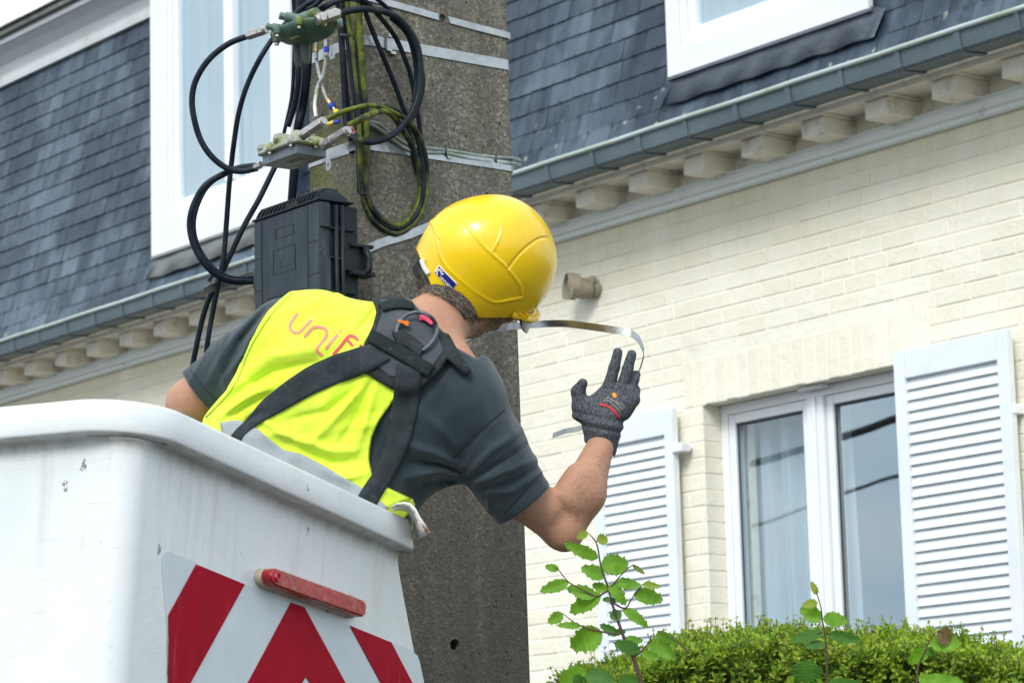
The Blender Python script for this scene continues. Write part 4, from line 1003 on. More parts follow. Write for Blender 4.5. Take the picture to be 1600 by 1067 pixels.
# ------------------------------------------------------------------ aerial work bucket
C0 = P(222, 611, 5.0); C1 = P(650, 813, 5.9); C2 = P(-250, 664, 5.30)
BU = (C1-C0); LU = BU.length; BU = BU/LU; _w = C2-C0; LW = .72
BV = BU.cross(_w).normalized()
if BV.z < 0: BV = -BV
BW = BV.cross(BU).normalized()
if BW.dot(_w) < 0: BW = -BW
BO = C0
BM = Matrix(((BU.x, BW.x, BV.x, BO.x), (BU.y, BW.y, BV.y, BO.y), (BU.z, BW.z, BV.z, BO.z), (0, 0, 0, 1)))
def bface(px, py, b=0.0):
    """pixel -> (a, c) on the long face of the bucket, b metres inside the outer rim line"""
    r = ray(px, py); q0 = BO+BW*b; s = (q0-CAM).dot(BW)/r.dot(BW); q = CAM+r*s-BO; return q.dot(BU), q.dot(BV)
def bucket():
    root = empty('aerial_bucket', M=BM)
    tag(root, 'white fibreglass lift bucket with scuffed rim and red and white chevron panel', 'lift bucket')
    m = MT('scuffed_fibreglass')
    c = m.mix(m.ramp(m.noise(3, 6, .6), [(.35, 0), (.65, 1)]), (.60, .635, .635), (.68, .705, .70))
    c = m.mix(m.ramp(m.noise(10, 9, .7), [(.54, 0), (.76, .6)]), c, (.56, .56, .50))
    v = m.n('TexVoronoi'); v.inputs['Scale'].default_value = 13; m.l(m.coord((1, 1, .6)), v.inputs['Vector'])
    spk = m.math('LESS_THAN', m.math('ADD', v.outputs['Distance'], m.math('MULTIPLY', m.noise(90, 3, .8), .32)), .24)
    c = m.mix(m.math('MULTIPLY', spk, .8), c, (.10, .08, .06))
    # fine scratches: two stretched noises
    for sc, k in (((90, 6, 260), .70), ((220, 200, 7), .715)):
        c = m.mix(m.math('MULTIPLY', m.ramp(m.noise(1, 2, .5, vec=m.coord(sc)), [(k-.01, 0), (k+.03, 1)]), .3), c, (.30, .29, .27))
    # grime caught in the hollow below the lip
    sx = m.n('SeparateXYZ'); m.l(m.coord(), sx)
    a = m.n('MapRange'); m.l(sx.outputs[2], a.inputs[0]); a.inputs[1].default_value = -.098; a.inputs[2].default_value = -.070
    b_ = m.math('MULTIPLY', a.outputs[0], m.math('LESS_THAN', sx.outputs[2], -.062))
    c = m.mix(m.math('MULTIPLY', b_, m.ramp(m.noise(14, 8, .7), [(.38, .05), (.68, .75)])), c, (.27, .23, .16))
    run = m.n('MapRange'); m.l(sx.outputs[2], run.inputs[0]); run.inputs[1].default_value = -.45; run.inputs[2].default_value = -.06
    c = m.mix(m.math('MULTIPLY', m.math('MULTIPLY', run.outputs[0], m.math('LESS_THAN', sx.outputs[2], -.062)), m.ramp(m.noise(1, 6, .6, vec=m.coord((26, 26, 1.6))), [(.52, 0), (.70, .5)])), c, (.42, .39, .30))
    mat = m.set(c, m.math('MULTIPLY_ADD', m.noise(6), .3, .22), 0, m.bump(m.noise(7, 3), .004, .5, prev=m.bump(m.noise(120, 4), .0006)), .5)
    mat.node_tree.nodes['Principled BSDF'].inputs['Coat Weight'].default_value = .15
    def sec(inset, z, rad, lx=0):
        x0, x1, y0, y1 = inset, LU-inset, inset, LW-inset; rc = max(.01, rad); pts = []; lx = max(0, -z-.05)*.61+.028*(z < -.066); nc_ = rc if z > -.066 else rc*.5
        x1 = x1+lx
        for cx, cy, a0, rr in ((x1-rc, y0+rc, -90, min(rc, .03)), (x1-rc, y1-rc, 0, rc), (x0+rc, y1-rc, 90, rc), (x0+nc_, y0+nc_, 180, nc_)):
            if a0 == -90: cx, cy = x1-rr, y0+rr
            for k in range(13): a_ = R(a0+90*k/12); pts.append((cx+rr*math.cos(a_), cy+rr*math.sin(a_), z))
        return pts
    prof = [  # (inset, z, corner radius) from inside up over the rim and down the outside
        (.075, -1.02, .09), (.062, -.10, .10), (.060, -.02, .11), (.055, -.006, .115), (.045, -.001, .12), (.012, -.001, .13), (.004, -.004, .132), (.0, -.012, .134),
        (-.004, -.058, .134), (-.002, -.0625, .133), (.003, -.0650, .13), (.020, -.0655, .12), (.027, -.067, .115), (.031, -.072, .112), (.0335, -.085, .108), (.035, -.115, .104),
        (.036, -.16, .10), (.038, -.30, .095), (.042, -.60, .09), (.048, -1.02, .085), (.06, -1.05, .08)]
    rings = [sec(*p) for p in prof]; n = len(rings[0]); vs = sum(rings, []); k = len(rings)
    g = MB(); g.add(vs, [(i*n+j, i*n+(j+1) % n, (i+1)*n+(j+1) % n, (i+1)*n+j) for i in range(k-1) for j in range(n)]+[list(range(n)), [(k-1)*n+j for j in range(n)][::-1]], 0, True)
    body = g.build('tub', mat, root)
    INS = .0425
    def sheet(pts, off, name, mt, parent, th=.0008):
        q = [(bface(x, y, INS-.004)) for x, y in pts]; n = len(q)
        # the long face is not quite flat: follow its slight batter
        def b(z): return float(np.interp(-z, [-p[1] for p in prof[12:]], [p[0] for p in prof[12:]]))
        vs = [(a, b(c)-off, c) for a, c in q]+[(a, b(c)-off+th, c) for a, c in q]
        g = MB(); g.add(vs, [list(range(n)), list(range(n, 2*n))[::-1]]+[(i, (i+1) % n, n+(i+1) % n, n+i) for i in range(n)]); o = g.build(name, mt, parent); return o
    def ext(p, q, y):  # continue an edge below the picture
        t = (y-p[1])/(q[1]-p[1]); return (p[0]+(q[0]-p[0])*t, y)
    m_refl = simple('reflective_white', (.50, .56, .59), (.56, .61, .63), scale=10, rough=.35, dirt=(.35, .36, .36), dscale=25, dlo=.66, dhi=.8)
    m_red = simple('reflective_red', (.36, .001, .018), (.30, .001, .014), scale=12, rough=.5, spec=.06, dirt=(.42, .10, .11), dscale=16, dlo=.60, dhi=.82, stretch=(4, 1, .2))
    YB = 1240
    L0 = (252, 880); L1 = ext((253, 890), (270, 1067), YB); Rr = ext((655, 1035), (662, 1067), YB)
    panel = sheet([(252, 890), (252, 872), (255, 863), (262, 861), (380, 912), (545, 977), (610, 1003), (640, 1015), (651, 1024), (655, 1036), Rr, L1], .0012, 'chevron_panel', m_refl, root)
    A = [(304, 881.5), (380, 912.5), ext((380, 912.5), (297, 1067), 1130), ext((253, 890), (270, 1067), 1130), (261.5, 961)]
    sheet(A, .0026, 'red_stripe', m_red, panel)
    sheet([(452, 941), (473, 948), ext((473, 948), (539, 1067), YB), ext((476.6, 1057), (483, 1067), YB), (476.6, 1057), ext((476.6, 1057), (470.5, 1067), YB), ext((452, 941), (386, 1067), YB)], .0026, 'red_stripe', m_red, panel)
    sheet([(544, 976.8), (609, 1003), ext((609, 1003), (643, 1067), YB), ext((544, 976.8), (593.5, 1067), YB)], .0026, 'red_stripe', m_red, panel)
    # marker lamp, taped over
    a0, c0 = bface(403, 903, INS); a1, c1 = bface(541, 952, INS)
    ax = Vector((a1-a0, 0, c1-c0)); L_ = ax.length; ax.normalize(); up = Vector((-ax.z, 0, ax.x)); out = Vector((0, -1, 0))
    M = Matrix(((ax.x, up.x, out.x, a0), (ax.y, up.y, out.y, INS-.0065), (ax.z, up.z, out.z, c0), (0, 0, 0, 1)))
    def pill(w_, l0, l1, z0, z1, sh=.0, seg=10, square=False):
        pts = []
        for k in range(seg+1): a_ = R(90+180*k/seg); pts.append((l0+w_*math.cos(a_)*1.5, w_*math.sin(a_)))
        if square: pts += [(l1, -w_), (l1+.012, -w_*.55), (l1+.012, w_*.6), (l1+.002, w_)]
        else:
            for k in range(seg+1): a_ = R(-90+180*k/seg); pts.append((l1+w_*math.cos(a_), w_*math.sin(a_)))
        n = len(pts); cx = sum(p[0] for p in pts)/n
        vs = [(x, y, z0) for x, y in pts]+[(x, y, z1-.004) for x, y in pts]+[(cx+(x-cx)*(1-.02-sh), y*(1-.16-sh), z1) for x, y in pts]
        return [M @ Vector(v) for v in vs], [(i*n+k, i*n+(k+1) % n, (i+1)*n+(k+1) % n, (i+1)*n+k) for i in range(2) for k in range(n)]+[list(range(n))[::-1], [2*n+k for k in range(n)]]
    lamp_m = simple('lamp_red', (.30, .003, .008), (.42, .006, .010), scale=30, rough=.25, bs=60, bd=.002)
    bse = MB(); bse.add(*pill(.0175, .003, L_, 0, .013, square=True)); lb = bse.build('marker_lamp', simple('lamp_base', (.55, .46, .33), (.4, .33, .22), scale=30, rough=.6), root)
    lens = MB(); lens.add(*pill(.0160, .002, L_-.002, .0132, .034, square=True)); lens.build('red_lens', lamp_m, lb)
    e = MB(); e.lathe(M @ Vector((.000, 0, .034)), out, [(0, .010), (.004, .0085), (.004, .006), (.001, .004)], 18); e.build('lamp_end', lamp_m, lb)
    # crumpled clear tape: a thin wrinkled skin over most of the lens
    mt = MT('crumpled_tape'); t_ = mt.n('BsdfTransparent'); g_ = mt.n('BsdfDiffuse'); g_.inputs['Color'].default_value = (.32, .06, .05, 1); gl = mt.n('BsdfGlossy'); gl.inputs['Roughness'].default_value = .2
    s1 = mt.n('MixShader'); s1.inputs[0].default_value = .3; mt.l(g_.outputs[0], s1.inputs[1]); mt.l(gl.outputs[0], s1.inputs[2])
    s2 = mt.n('MixShader'); mt.l(mt.ramp(mt.noise(45, 8, .7), [(.50, .03), (.68, .40)]), s2.inputs[0]); mt.l(t_.outputs[0], s2.inputs[1]); mt.l(s1.outputs[0], s2.inputs[2]); mt.l(s2.outputs[0], mt.N['Material Output'])
    g = MB(); n1, n2 = 46, 14; vs = []
    for i in range(n1+1):
        for j in range(n2+1):
            x = .010+(L_+.001)*i/n1; tt = j/n2; y = -.0215+.043*tt; z = .0375*min(1, (1-abs(2*tt-1))*4.2)**.5 if 0 < j < n2 else .001
            w_ = noise.noise(Vector((x*70, y*90, 1.3)))*.0022; vs.append(M @ Vector((x+w_, y, max(.001, z+w_*(z > .01)))))
    g.add(vs, [(i*(n2+1)+j, i*(n2+1)+j+1, (i+1)*(n2+1)+j+1, (i+1)*(n2+1)+j) for i in range(n1) for j in range(n2)], 0, False); g.build('clear_tape', mt.m, lb)
    # folded white lug at the far corner of the rim
    g = MB(); cpts = [(612, 790), (621, 785.5), (632, 784), (642, 786), (650, 794), (656, 806), (664, 818), (673, 831)]
    low = [(618, 797), (625, 795), (634, 796), (641, 800), (645, 808), (648, 822), (650, 834), (652, 842)]
    top = [P(x, y, 5.80) for x, y in cpts]; bot = [P(x, y, 5.93) for x, y in low]; n = len(top); nn = BU*.004
    vs = [*top, *bot, *[p-BU*.006+CU*-.004 for p in top], *[p-BU*.006+CU*-.004 for p in bot]]
    fs = []
    for i in range(n-1): fs += [(i, i+1, n+i+1, n+i), (2*n+i, 3*n+i, 3*n+i+1, 2*n+i+1), (i, 2*n+i, 2*n+i+1, i+1), (n+i, n+i+1, 3*n+i+1, 3*n+i)]
    fs += [(0, n, 3*n, 2*n), (n-1, 3*n-1, 4*n-1, 2*n-1)]
    g.add(vs, fs, 0, True); lug = g.build('rim_lug', simple('rusty_white', (.72, .71, .68), (.66, .64, .6), scale=30, rough=.5, dirt=(.30, .17, .09), dscale=26, dlo=.56, dhi=.64), None); reparent_world(lug, root)
    # boom mount under the bucket so it does not hang in the air
    g = MB(); g.box((LU*.25, LW*.2, -1.15), (LU*.75, LW*.8, -1.051), ch=.01); g.box((LU*.42, LW*.4, -1.6), (LU*.58, LW*.6, -1.1505), ch=.01)
    g.build('mount', simple('boom_white', (.7, .7, .7), rough=.4), root)
bucket()
# ------------------------------------------------------------------ signed distance modelling
KO = P(600, 650, 6.05)
def K(px, py, d): v = P(px, py, d)-KO; return np.array((v.dot(CR), v.dot(CU), -v.dot(CF)), np.float32)
def rc(p, a, b, r1, r2):
    """capsule whose radius runs r1 -> r2"""
    ba = b-a; L2 = float(ba @ ba); h = ((p-a) @ ba)/L2; h = np.clip(h, 0, 1)
    return np.linalg.norm(p-a-h[..., None]*ba, axis=-1)-(r1+(r2-r1)*h)
def sph(p, c, r, sc=None):
    q = p-c
    if sc is None: return np.linalg.norm(q, axis=-1)-r
    q = q/np.array(sc, np.float32); return (np.linalg.norm(q, axis=-1)-r)*min(sc)
def ell(p, c, ax, rad):
    """oriented ellipsoid; ax rows = unit axes, rad = semi axes"""
    q = (p-c) @ np.array(ax, np.float32).T; rad = np.array(rad, np.float32); k0 = np.linalg.norm(q/rad, axis=-1); k1 = np.linalg.norm(q/(rad*rad), axis=-1)+1e-9; return k0*(k0-1)/k1
def sm(a, b, k):
    h = np.clip(.5+.5*(b-a)/k, 0, 1); return b+(a-b)*h-k*h*(1-h)
def sM(a, b, k): return -sm(-a, -b, k)
def U(*ds, k=.02):
    o = ds[0]
    for d in ds[1:]: o = sm(o, d, k)
    return o
def poly2(p, poly_px, d=6.05, rnd=0):
    """signed distance to an outline drawn in the plane facing the camera (metres)"""
    V = np.array([K(x, y, d)[:2] for x, y in poly_px], np.float32); x = p[..., 0]; y = p[..., 1]
    dd = np.full(x.shape, 1e9, np.float32); s = np.ones(x.shape, np.float32); n = len(V)
    for i in range(n):
        a = V[i]; b = V[i-1]; ex, ey = b-a; wx = x-a[0]; wy = y-a[1]; t = np.clip((wx*ex+wy*ey)/(ex*ex+ey*ey), 0, 1)
        dd = np.minimum(dd, (wx-ex*t)**2+(wy-ey*t)**2)
        c1 = y >= a[1]; c2 = y < b[1]; c3 = ex*wy > ey*wx; s = np.where((c1 & c2 & c3) | (~c1 & ~c2 & ~c3), -s, s)
    return s*np.sqrt(dd)-rnd
def nets(f, lo, hi, h):
    lo = np.array(lo, np.float32); hi = np.array(hi, np.float32); n = np.ceil((hi-lo)/h).astype(int)+1
    gx, gy, gz = [lo[i]+h*np.arange(n[i], dtype=np.float32) for i in range(3)]
    D = np.empty(n, np.float32); st = max(1, int(2.0e6/(n[1]*n[2])))
    for i in range(0, n[0], st):
        X, Y, Z = np.meshgrid(gx[i:i+st], gy, gz, indexing='ij'); D[i:i+st] = f(np.stack([X, Y, Z], -1))
    S = D < 0
    c = np.zeros(n-1, np.int8)
    for a in (0, 1):
        for b in (0, 1):
            for d in (0, 1): c += S[a:n[0]-1+a, b:n[1]-1+b, d:n[2]-1+d]
    act = (c > 0) & (c < 8); idx = np.argwhere(act); vid = np.full(n-1, -1, np.int64); vid[act] = np.arange(len(idx))
    acc = np.zeros((len(idx), 3)); cnt = np.zeros(len(idx))
    I, J, Kk = idx.T
    for ax in range(3):
        for u in (0, 1):
            for v in (0, 1):
                o = [0, 0, 0]; o[(ax+1) % 3] = u; o[(ax+2) % 3] = v; e = list(o); e[ax] = 1
                d0 = D[I+o[0], J+o[1], Kk+o[2]]; d1 = D[I+e[0], J+e[1], Kk+e[2]]; m = (d0 < 0) != (d1 < 0)
                t = np.where(m, d0/np.where(m, d0-d1, 1), 0); q = np.tile(np.array(o, float), (len(idx), 1)); q[:, ax] = t
                acc[m] += q[m]; cnt[m] += 1
    vs = lo+h*(idx+acc/cnt[:, None]); fs = []
    for ax in range(3):
        b1, b2 = (ax+1) % 3, (ax+2) % 3; sl = [slice(None)]*3; s0 = list(sl); s1 = list(sl); s0[ax] = slice(0, -1); s1[ax] = slice(1, None)
        ch = S[tuple(s0)] != S[tuple(s1)]; e = np.argwhere(ch); e = e[(e[:, b1] > 0) & (e[:, b2] > 0) & (e[:, b1] < n[b1]-1) & (e[:, b2] < n[b2]-1)]
        fl = S[tuple(e.T)]
        q = []
        for du, dv in ((1, 1), (0, 1), (0, 0), (1, 0)):
            w_ = e.copy(); w_[:, b1] -= du; w_[:, b2] -= dv; q.append(vid[tuple(w_.T)])
        q = np.stack(q, 1); q[~fl] = q[~fl][:, ::-1]; fs.append(q)
    return vs, np.concatenate(fs)
def smooth(vs, fs, it=2, lam=.5):
    e = np.concatenate([fs[:, [i, (i+1) % 4]] for i in range(4)]); e = np.concatenate([e, e[:, ::-1]])
    for k in range(it*2):
        acc = np.zeros_like(vs); np.add.at(acc, e[:, 0], vs[e[:, 1]]); cnt = np.bincount(e[:, 0], minlength=len(vs))[:, None]
        vs = vs+(acc/np.maximum(cnt, 1)-vs)*(lam if k % 2 == 0 else -lam*1.04)
    return vs
KR = np.array([[CR.x, CR.y, CR.z], [CU.x, CU.y, CU.z], [-CF.x, -CF.y, -CF.z]])
def to_world(vs): return np.asarray(vs) @ KR + np.array(KO)
WM = {}
def sdf_obj(name, f, lo, hi, h, mat, parent, it=1):
    vs, fs = nets(f, lo, hi, h); vs = smooth(vs, fs, it); w_ = to_world(vs)
    o = link_mesh(name, w_-np.array(parent.location) if parent is not None else w_, fs, mat, parent, smooth=True)
    WM[name] = (w_, fs); return o
def bvh(*names):
    V = []; F = []; b = 0
    for n in names: v, f = WM[n]; V += [Vector(x) for x in v]; F += [[int(i)+b for i in q] for q in f]; b += len(v)
    return BVHTree.FromPolygons(V, F)
def cast(t, px, py, off=0.0):
    r = ray(px, py).normalized(); loc, nr, i, d = t.ray_cast(CAM, r)
    if loc is None: return None, None
    if nr.dot(r) > 0: nr = -nr
    return loc+nr*off, nr
def resample(pts, n):
    p = np.array(spline(pts, 12)); s = np.r_[0, np.cumsum(np.linalg.norm(np.diff(p, axis=0), axis=1))]; t = np.linspace(0, s[-1], n); return np.stack([np.interp(t, s, p[:, k]) for k in range(p.shape[1])], 1)
def strap_on(t, e0, e1, nu, nv, off, th, name, mat, parent, relax=2, puff=0.0, minz=None):
    """webbing laid over a surface: e0, e1 = its two edges as pixel curves"""
    a = resample(e0, nu); b = resample(e1, nu); G = np.full((nu, nv, 3), np.nan)
    for i in range(nu):
        for j in range(nv):
            q = a[i]+(b[i]-a[i])*j/(nv-1); c, nr = cast(t, *q, 0)
            if c is not None: G[i, j] = tuple(c)
    # bridge misses, then relax so webbing spans hollows
    for j in range(nv):
        ok = ~np.isnan(G[:, j, 0])
        for k in range(3): G[:, j, k] = np.interp(np.arange(nu), np.arange(nu)[ok], G[ok, j, k])
    view = np.array(CF)
    for r_ in range(relax):
        H = G.copy(); H[1:-1] = (G[:-2]+G[1:-1]*2+G[2:])/4; dpt = (G-H) @ view      # only move towards the camera
        G = np.where((dpt > 0)[..., None], H, G)
    du = np.gradient(G, axis=0); dv = np.gradient(G, axis=1); nr = np.cross(du, dv); nr /= np.linalg.norm(nr, axis=-1, keepdims=True)+1e-12
    sgn = np.where((nr @ view) > 0, -1, 1)[..., None]; nr = nr*sgn
    pf = puff*(1-np.linspace(-1, 1, nv)**2)[None, :, None]
    T = G+nr*(off+th+pf); B = G+nr*off; vs = np.concatenate([T.reshape(-1, 3), B.reshape(-1, 3)]); N_ = nu*nv; fs = []
    for i in range(nu-1):
        for j in range(nv-1):
            q = (i*nv+j, i*nv+j+1, (i+1)*nv+j+1, (i+1)*nv+j); fs += [q, tuple(N_+k for k in q[::-1])]
    rim = [i*nv for i in range(nu)]+[(nu-1)*nv+j for j in range(1, nv)]+[i*nv+nv-1 for i in range(nu-2, -1, -1)]+[j for j in range(nv-2, 0, -1)]
    for k in range(len(rim)): a_, b_ = rim[k], rim[(k+1) % len(rim)]; fs.append((a_, b_, N_+b_, N_+a_))
    g = MB(); g.add([tuple(v) for v in vs], fs, 0, True); o = g.build(name, mat)
    if parent is not None: reparent_world(o, parent)
    return o
def sines(p, seed, freq, n=5, aniso=(1, 1, 1)):
    r_ = np.random.RandomState(seed); o = np.zeros(p.shape[:-1], np.float32)
    for i in range(n):
        k = r_.normal(size=3)*np.array(aniso)*freq; wv = r_.normal(size=3)*freq*.35
        o += np.sin(p @ k.astype(np.float32)+r_.uniform(0, 6)+1.3*np.sin(p @ wv.astype(np.float32)+r_.uniform(0, 6)))
    return o/n
def fold(p, pts, w_, amp, back=True):
    """a cloth fold: ridge (amp>0) or hollow along a pixel line, on the side facing the camera"""
    V = [K(x, y, 6.05)[:2] for x, y in pts]; dd = np.full(p.shape[:-1], 1e9, np.float32); tt = np.zeros(p.shape[:-1], np.float32); n = len(V)-1
    for i in range(n):
        a, b = V[i], V[i+1]; e = b-a; wq = p[..., :2]-a; t = np.clip((wq @ e)/(e @ e), 0, 1); d = np.linalg.norm(wq-t[..., None]*e, axis=-1); m_ = d < dd; dd = np.where(m_, d, dd); tt = np.where(m_, (i+t)/n, tt)
    return amp*np.exp(-(dd/w_)**2)*np.sin(np.pi*np.clip(tt*.8+.1, 0, 1))*(p[..., 2] > -.03)
VP = [(454, 436), (452, 454), (421, 486), (402, 516), (385, 546), (372, 580), (356, 610), (313, 655), (300, 760), (420, 900), (560, 900), (600, 840), (650, 789), (646, 778), (606, 757), (586, 742), (579.5, 715), (583, 682), (595, 655), (616, 625), (640, 606), (640, 560), (606, 520), (594, 462), (590, 430)]
# ------------------------------------------------------------------ the worker
WORKER = empty('person', P(470, 1500, 6.0))
tag(WORKER, 'worker in yellow helmet, neon vest and harness leaning from the bucket towards the pole', 'person')
# helmet frame (in K axes): forward, up, side
hf = np.array((.80, -.44, -.42)); hf /= np.linalg.norm(hf); hu = np.array((.46, .80, .30)); hu -= hf*(hu @ hf); hu /= np.linalg.norm(hu); hs = np.cross(hf, hu)
HC = K(762, 407, 6.27)                                     # centre of the shell at rim level
HD = K(742, 436, 6.27)                                     # head centre
def d_head(p):
    A = (hf, hu, hs)
    sk = ell(p, HD+hu*.012-hf*.005, A, (.098, .092, .077)); nape = ell(p, HD-hf*.048-hu*.030, A, (.058, .06, .058))
    jaw = rc(p, K(733, 480, 6.25), K(764, 490, 6.33), .050, .034); ck = ell(p, HD+hf*.055-hu*.035, A, (.045, .055, .056))
    d = U(sk, nape, jaw, ck, k=.028)
    no = rc(p, HD+hf*.096-hu*.008, HD+hf*.116-hu*.036, .009, .014); br = rc(p, HD+hf*.086+hu*.012-hs*.03, HD+hf*.086+hu*.012+hs*.03, .013, .013)
    lp = rc(p, HD+hf*.097-hu*.066-hs*.016, HD+hf*.097-hu*.066+hs*.016, .008, .008)
    d = U(d, no, br, lp, k=.012)
    for s in (-1, 1):
        ear = ell(p, HD-hf*.008-hu*.022+hs*s*.078, (hf*.95+hs*s*.3, hu, hs), (.018, .032, .010)); d = sm(d, ear, .007)
        hol = ell(p, HD-hf*.004-hu*.020+hs*s*.090, (hf, hu, hs), (.009, .018, .008)); d = sM(d, -hol, .005)
    return d
def d_neck(p):
    d = rc(p, K(655, 545, 6.10), K(708, 468, 6.24), .070, .060)
    d = sm(d, rc(p, K(672, 500, 6.13), K(735, 500, 6.27), .045, .040), .03)
    for i, (x, y) in enumerate(((655, 478), (668, 492))): d = d+fold(p, [(x, y), (x+40, y+30), (x+62, y+62)], .004, .0035)
    return d
def d_rarm(p):
    a = rc(p, K(722, 640, 6.02), K(800, 765, 6.07), .055, .044); b = rc(p, K(800, 765, 6.07), K(872, 818, 6.12), .045, .044)
    el = sph(p, K(884, 836, 6.11), .0335); f1 = rc(p, K(886, 818, 6.12), K(910, 770, 6.13), .041, .0465); f2 = rc(p, K(910, 770, 6.13), K(937, 700, 6.17), .0465, .0295)
    mu = rc(p, K(905, 745, 6.11), K(885, 780, 6.10), .030, .034)
    bi = rc(p, K(825, 768, 6.07), K(850, 790, 6.09), .036, .034)
    d = U(a, b, el, k=.03); d = sm(d, U(f1, f2, mu, k=.02), .012); d = sm(d, bi, .02)
    d = d+fold(p, [(862, 768), (880, 790), (888, 812)], .006, .005)
    d = d-fold(p, [(893, 770), (900, 800), (896, 838)], .008, .0022)
    return d
def d_larm(p):
    a = rc(p, K(445, 525, 6.06), K(298, 630, 6.16), .062, .050); b = rc(p, K(298, 630, 6.16), K(380, 705, 6.42), .046, .030)
    h = ell(p, K(395, 718, 6.47), np.eye(3), (.035, .045, .04)); return U(a, b, h, k=.02)
def d_torso(p, g=0.0):
    sh = rc(p, K(492, 548, 6.08), K(698, 650, 6.05), .112+g, .108+g); mid = rc(p, K(458, 640, 6.07), K(612, 706, 6.05), .115+g, .105+g)
    wa = rc(p, K(420, 745, 6.05), K(556, 796, 6.03), .112+g, .104+g); hp = rc(p, K(400, 850, 6.0), K(490, 890, 5.98), .12+g, .11+g)
    tr = rc(p, K(668, 520, 6.12), K(560, 560, 6.08), .066+g, .08+g); tr2 = rc(p, K(668, 520, 6.12), K(712, 610, 6.05), .066+g, .085+g)
    d = U(sh, mid, wa, hp, k=.07); return U(d, tr, tr2, k=.05)
def d_body(p): return U(U(d_torso(p, -.012), d_neck(p), k=.03), d_head(p), d_rarm(p), d_larm(p), k=.018)
def mk_skin():
    m = MT('skin'); c = m.mix(m.ramp(m.noise(11, 6, .6), [(.35, 0), (.65, 1)]), (.39, .205, .125), (.47, .265, .17))
    c = m.mix(m.ramp(m.noise(230, 3, .6), [(.52, 0), (.70, .6)]), c, (.33, .15, .09))
    c = m.mix(m.ramp(m.noise(28, 6, .65), [(.50, 0), (.70, .55)]), c, (.43, .165, .105))
    m.set(c, .6, 0, m.bump(m.noise(420, 4), .0008, prev=m.bump(m.noise(60, 6, .65), .0022)), .35)
    m.b.inputs['Subsurface Weight'].default_value = .05; m.b.inputs['Subsurface Radius'].default_value = (.012, .004, .002); m.b.inputs['Subsurface Scale'].default_value = 1.0
    return m.m
def mk_cloth(name, c1, c2, rough=.85, weave=900, wd=.0004, sheen=.15, soil=None):
    m = MT(name); c = m.mix(m.ramp(m.noise(9, 6, .6), [(.35, 0), (.65, 1)]), c1, c2)
    if soil: c = m.mix(m.ramp(m.noise(13, 9, .72), [(.53, 0), (.75, .6)]), c, soil)
    m.set(c, rough, 0, m.bump(m.noise(weave, 2), wd, prev=m.bump(m.noise(38, 5), .0022, .7)), .08); m.b.inputs['Sheen Weight'].default_value = sheen; return m.m
m_skin = mk_skin()
lo = K(225, 905, 6.05)-np.array((0, 0, .0)); 
def box(x0, y0, x1, y1, d0, d1):
    """pixel box + depth range -> lo, hi in K space"""
    c = [K(x, y, d) for x in (x0, x1) for y in (y0, y1) for d in (d0, d1)]; return np.min(c, 0), np.max(c, 0)
b0, b1 = box(240, 320, 970, 930, 5.86, 6.56)
sdf_obj('body', d_body, b0, b1, .0052, m_skin, WORKER)
# ---- T-shirt
SL = (K(318, 600, 6.14), K(445, 520, 6.06)); 
def d_shirt_base(p, g=.007):
    d = d_torso(p, g)
    sr = U(rc(p, K(722, 636, 6.02), K(768, 705, 6.04), .078, .074), rc(p, K(765, 709, 6.04), K(820, 788, 6.08), .074, .068), k=.02)
    sl = U(rc(p, K(445, 527, 6.06), K(380, 575, 6.10), .080, .075), rc(p, K(380, 575, 6.10), K(306, 626, 6.15), .074, .066), k=.02)
    return U(d, sr, sl, k=.03)
def d_shirt(p):
    d = d_shirt_base(p)
    inv = np.clip(-poly2(p, VP, 6.03)/.02, 0, 1); d = d+.012*inv*inv*(3-2*inv)
    d = d+.0050*sines(p, 5, 24, 5)+.0016*sines(p, 9, 75, 5)+.0022*np.abs(sines(p, 13, 40, 4, (1, .5, 1)))-.0026*np.exp(-(sines(p, 43, 21, 4, (1, 1, .5))/.10)**2)
    R_ = K(768, 705, 6.04)
    # folds fanning from the armpit over the sleeve and flank
    for pts, w_, a in ((((735, 735), (770, 700), (812, 672)), .010, .006), (((745, 752), (790, 735), (838, 716)), .010, .006), (((755, 770), (800, 765), (845, 738)), .008, .004),
                       (((725, 745), (690, 735), (640, 742)), .012, .008), (((720, 728), (680, 706), (632, 690)), .012, .007), (((718, 700), (690, 668), (660, 640)), .012, .005), (((728, 752), (700, 758), (660, 765)), .008, .006),
                       (((430, 480), (395, 530), (350, 620)), .010, .006), (((410, 480), (365, 530), (322, 600)), .009, .005), (((395, 540), (370, 570), (345, 600)), .007, .004)):
        d = d-fold(p, pts, w_*.85, a*1.6)
    for pts, w_, a in ((((740, 745), (778, 722), (822, 695)), .007, .006), (((722, 736), (685, 722), (638, 716)), .008, .008), (((420, 482), (378, 532), (335, 612)), .007, .005), (((750, 762), (795, 750), (842, 727)), .006, .004), (((708, 715), (745, 678), (787, 640)), .0035, .0018)):
        d = d+fold(p, pts, w_*.8, a*1.5)
    # hems and neckline
    e = K(828, 781, 6.08); ax = K(828, 781, 6.08)-K(768, 705, 6.04); ax[2] *= .3; ax /= np.linalg.norm(ax); u_ = (p-e) @ ax
    d = d-.0012*((u_ > -.021)*(p[..., 0] > K(740, 0, 6.05)[0])); d = np.maximum(d, u_)
    e2 = K(309, 611, 6.15); a2 = K(296, 620, 6.15)-K(380, 575, 6.10); a2 = np.array((-.78, -.62, .0)); a2 /= np.linalg.norm(a2); d = np.maximum(d, (p-e2) @ a2)
    nk = poly2(p, [(560, 420), (637, 462), (652, 480), (690, 514), (703, 528), (711, 541), (745, 560), (860, 500), (760, 380), (600, 360)], 6.1); d = sM(d, -nk, .004)
    return d
b0, b1 = box(250, 425, 880, 910, 5.84, 6.34)
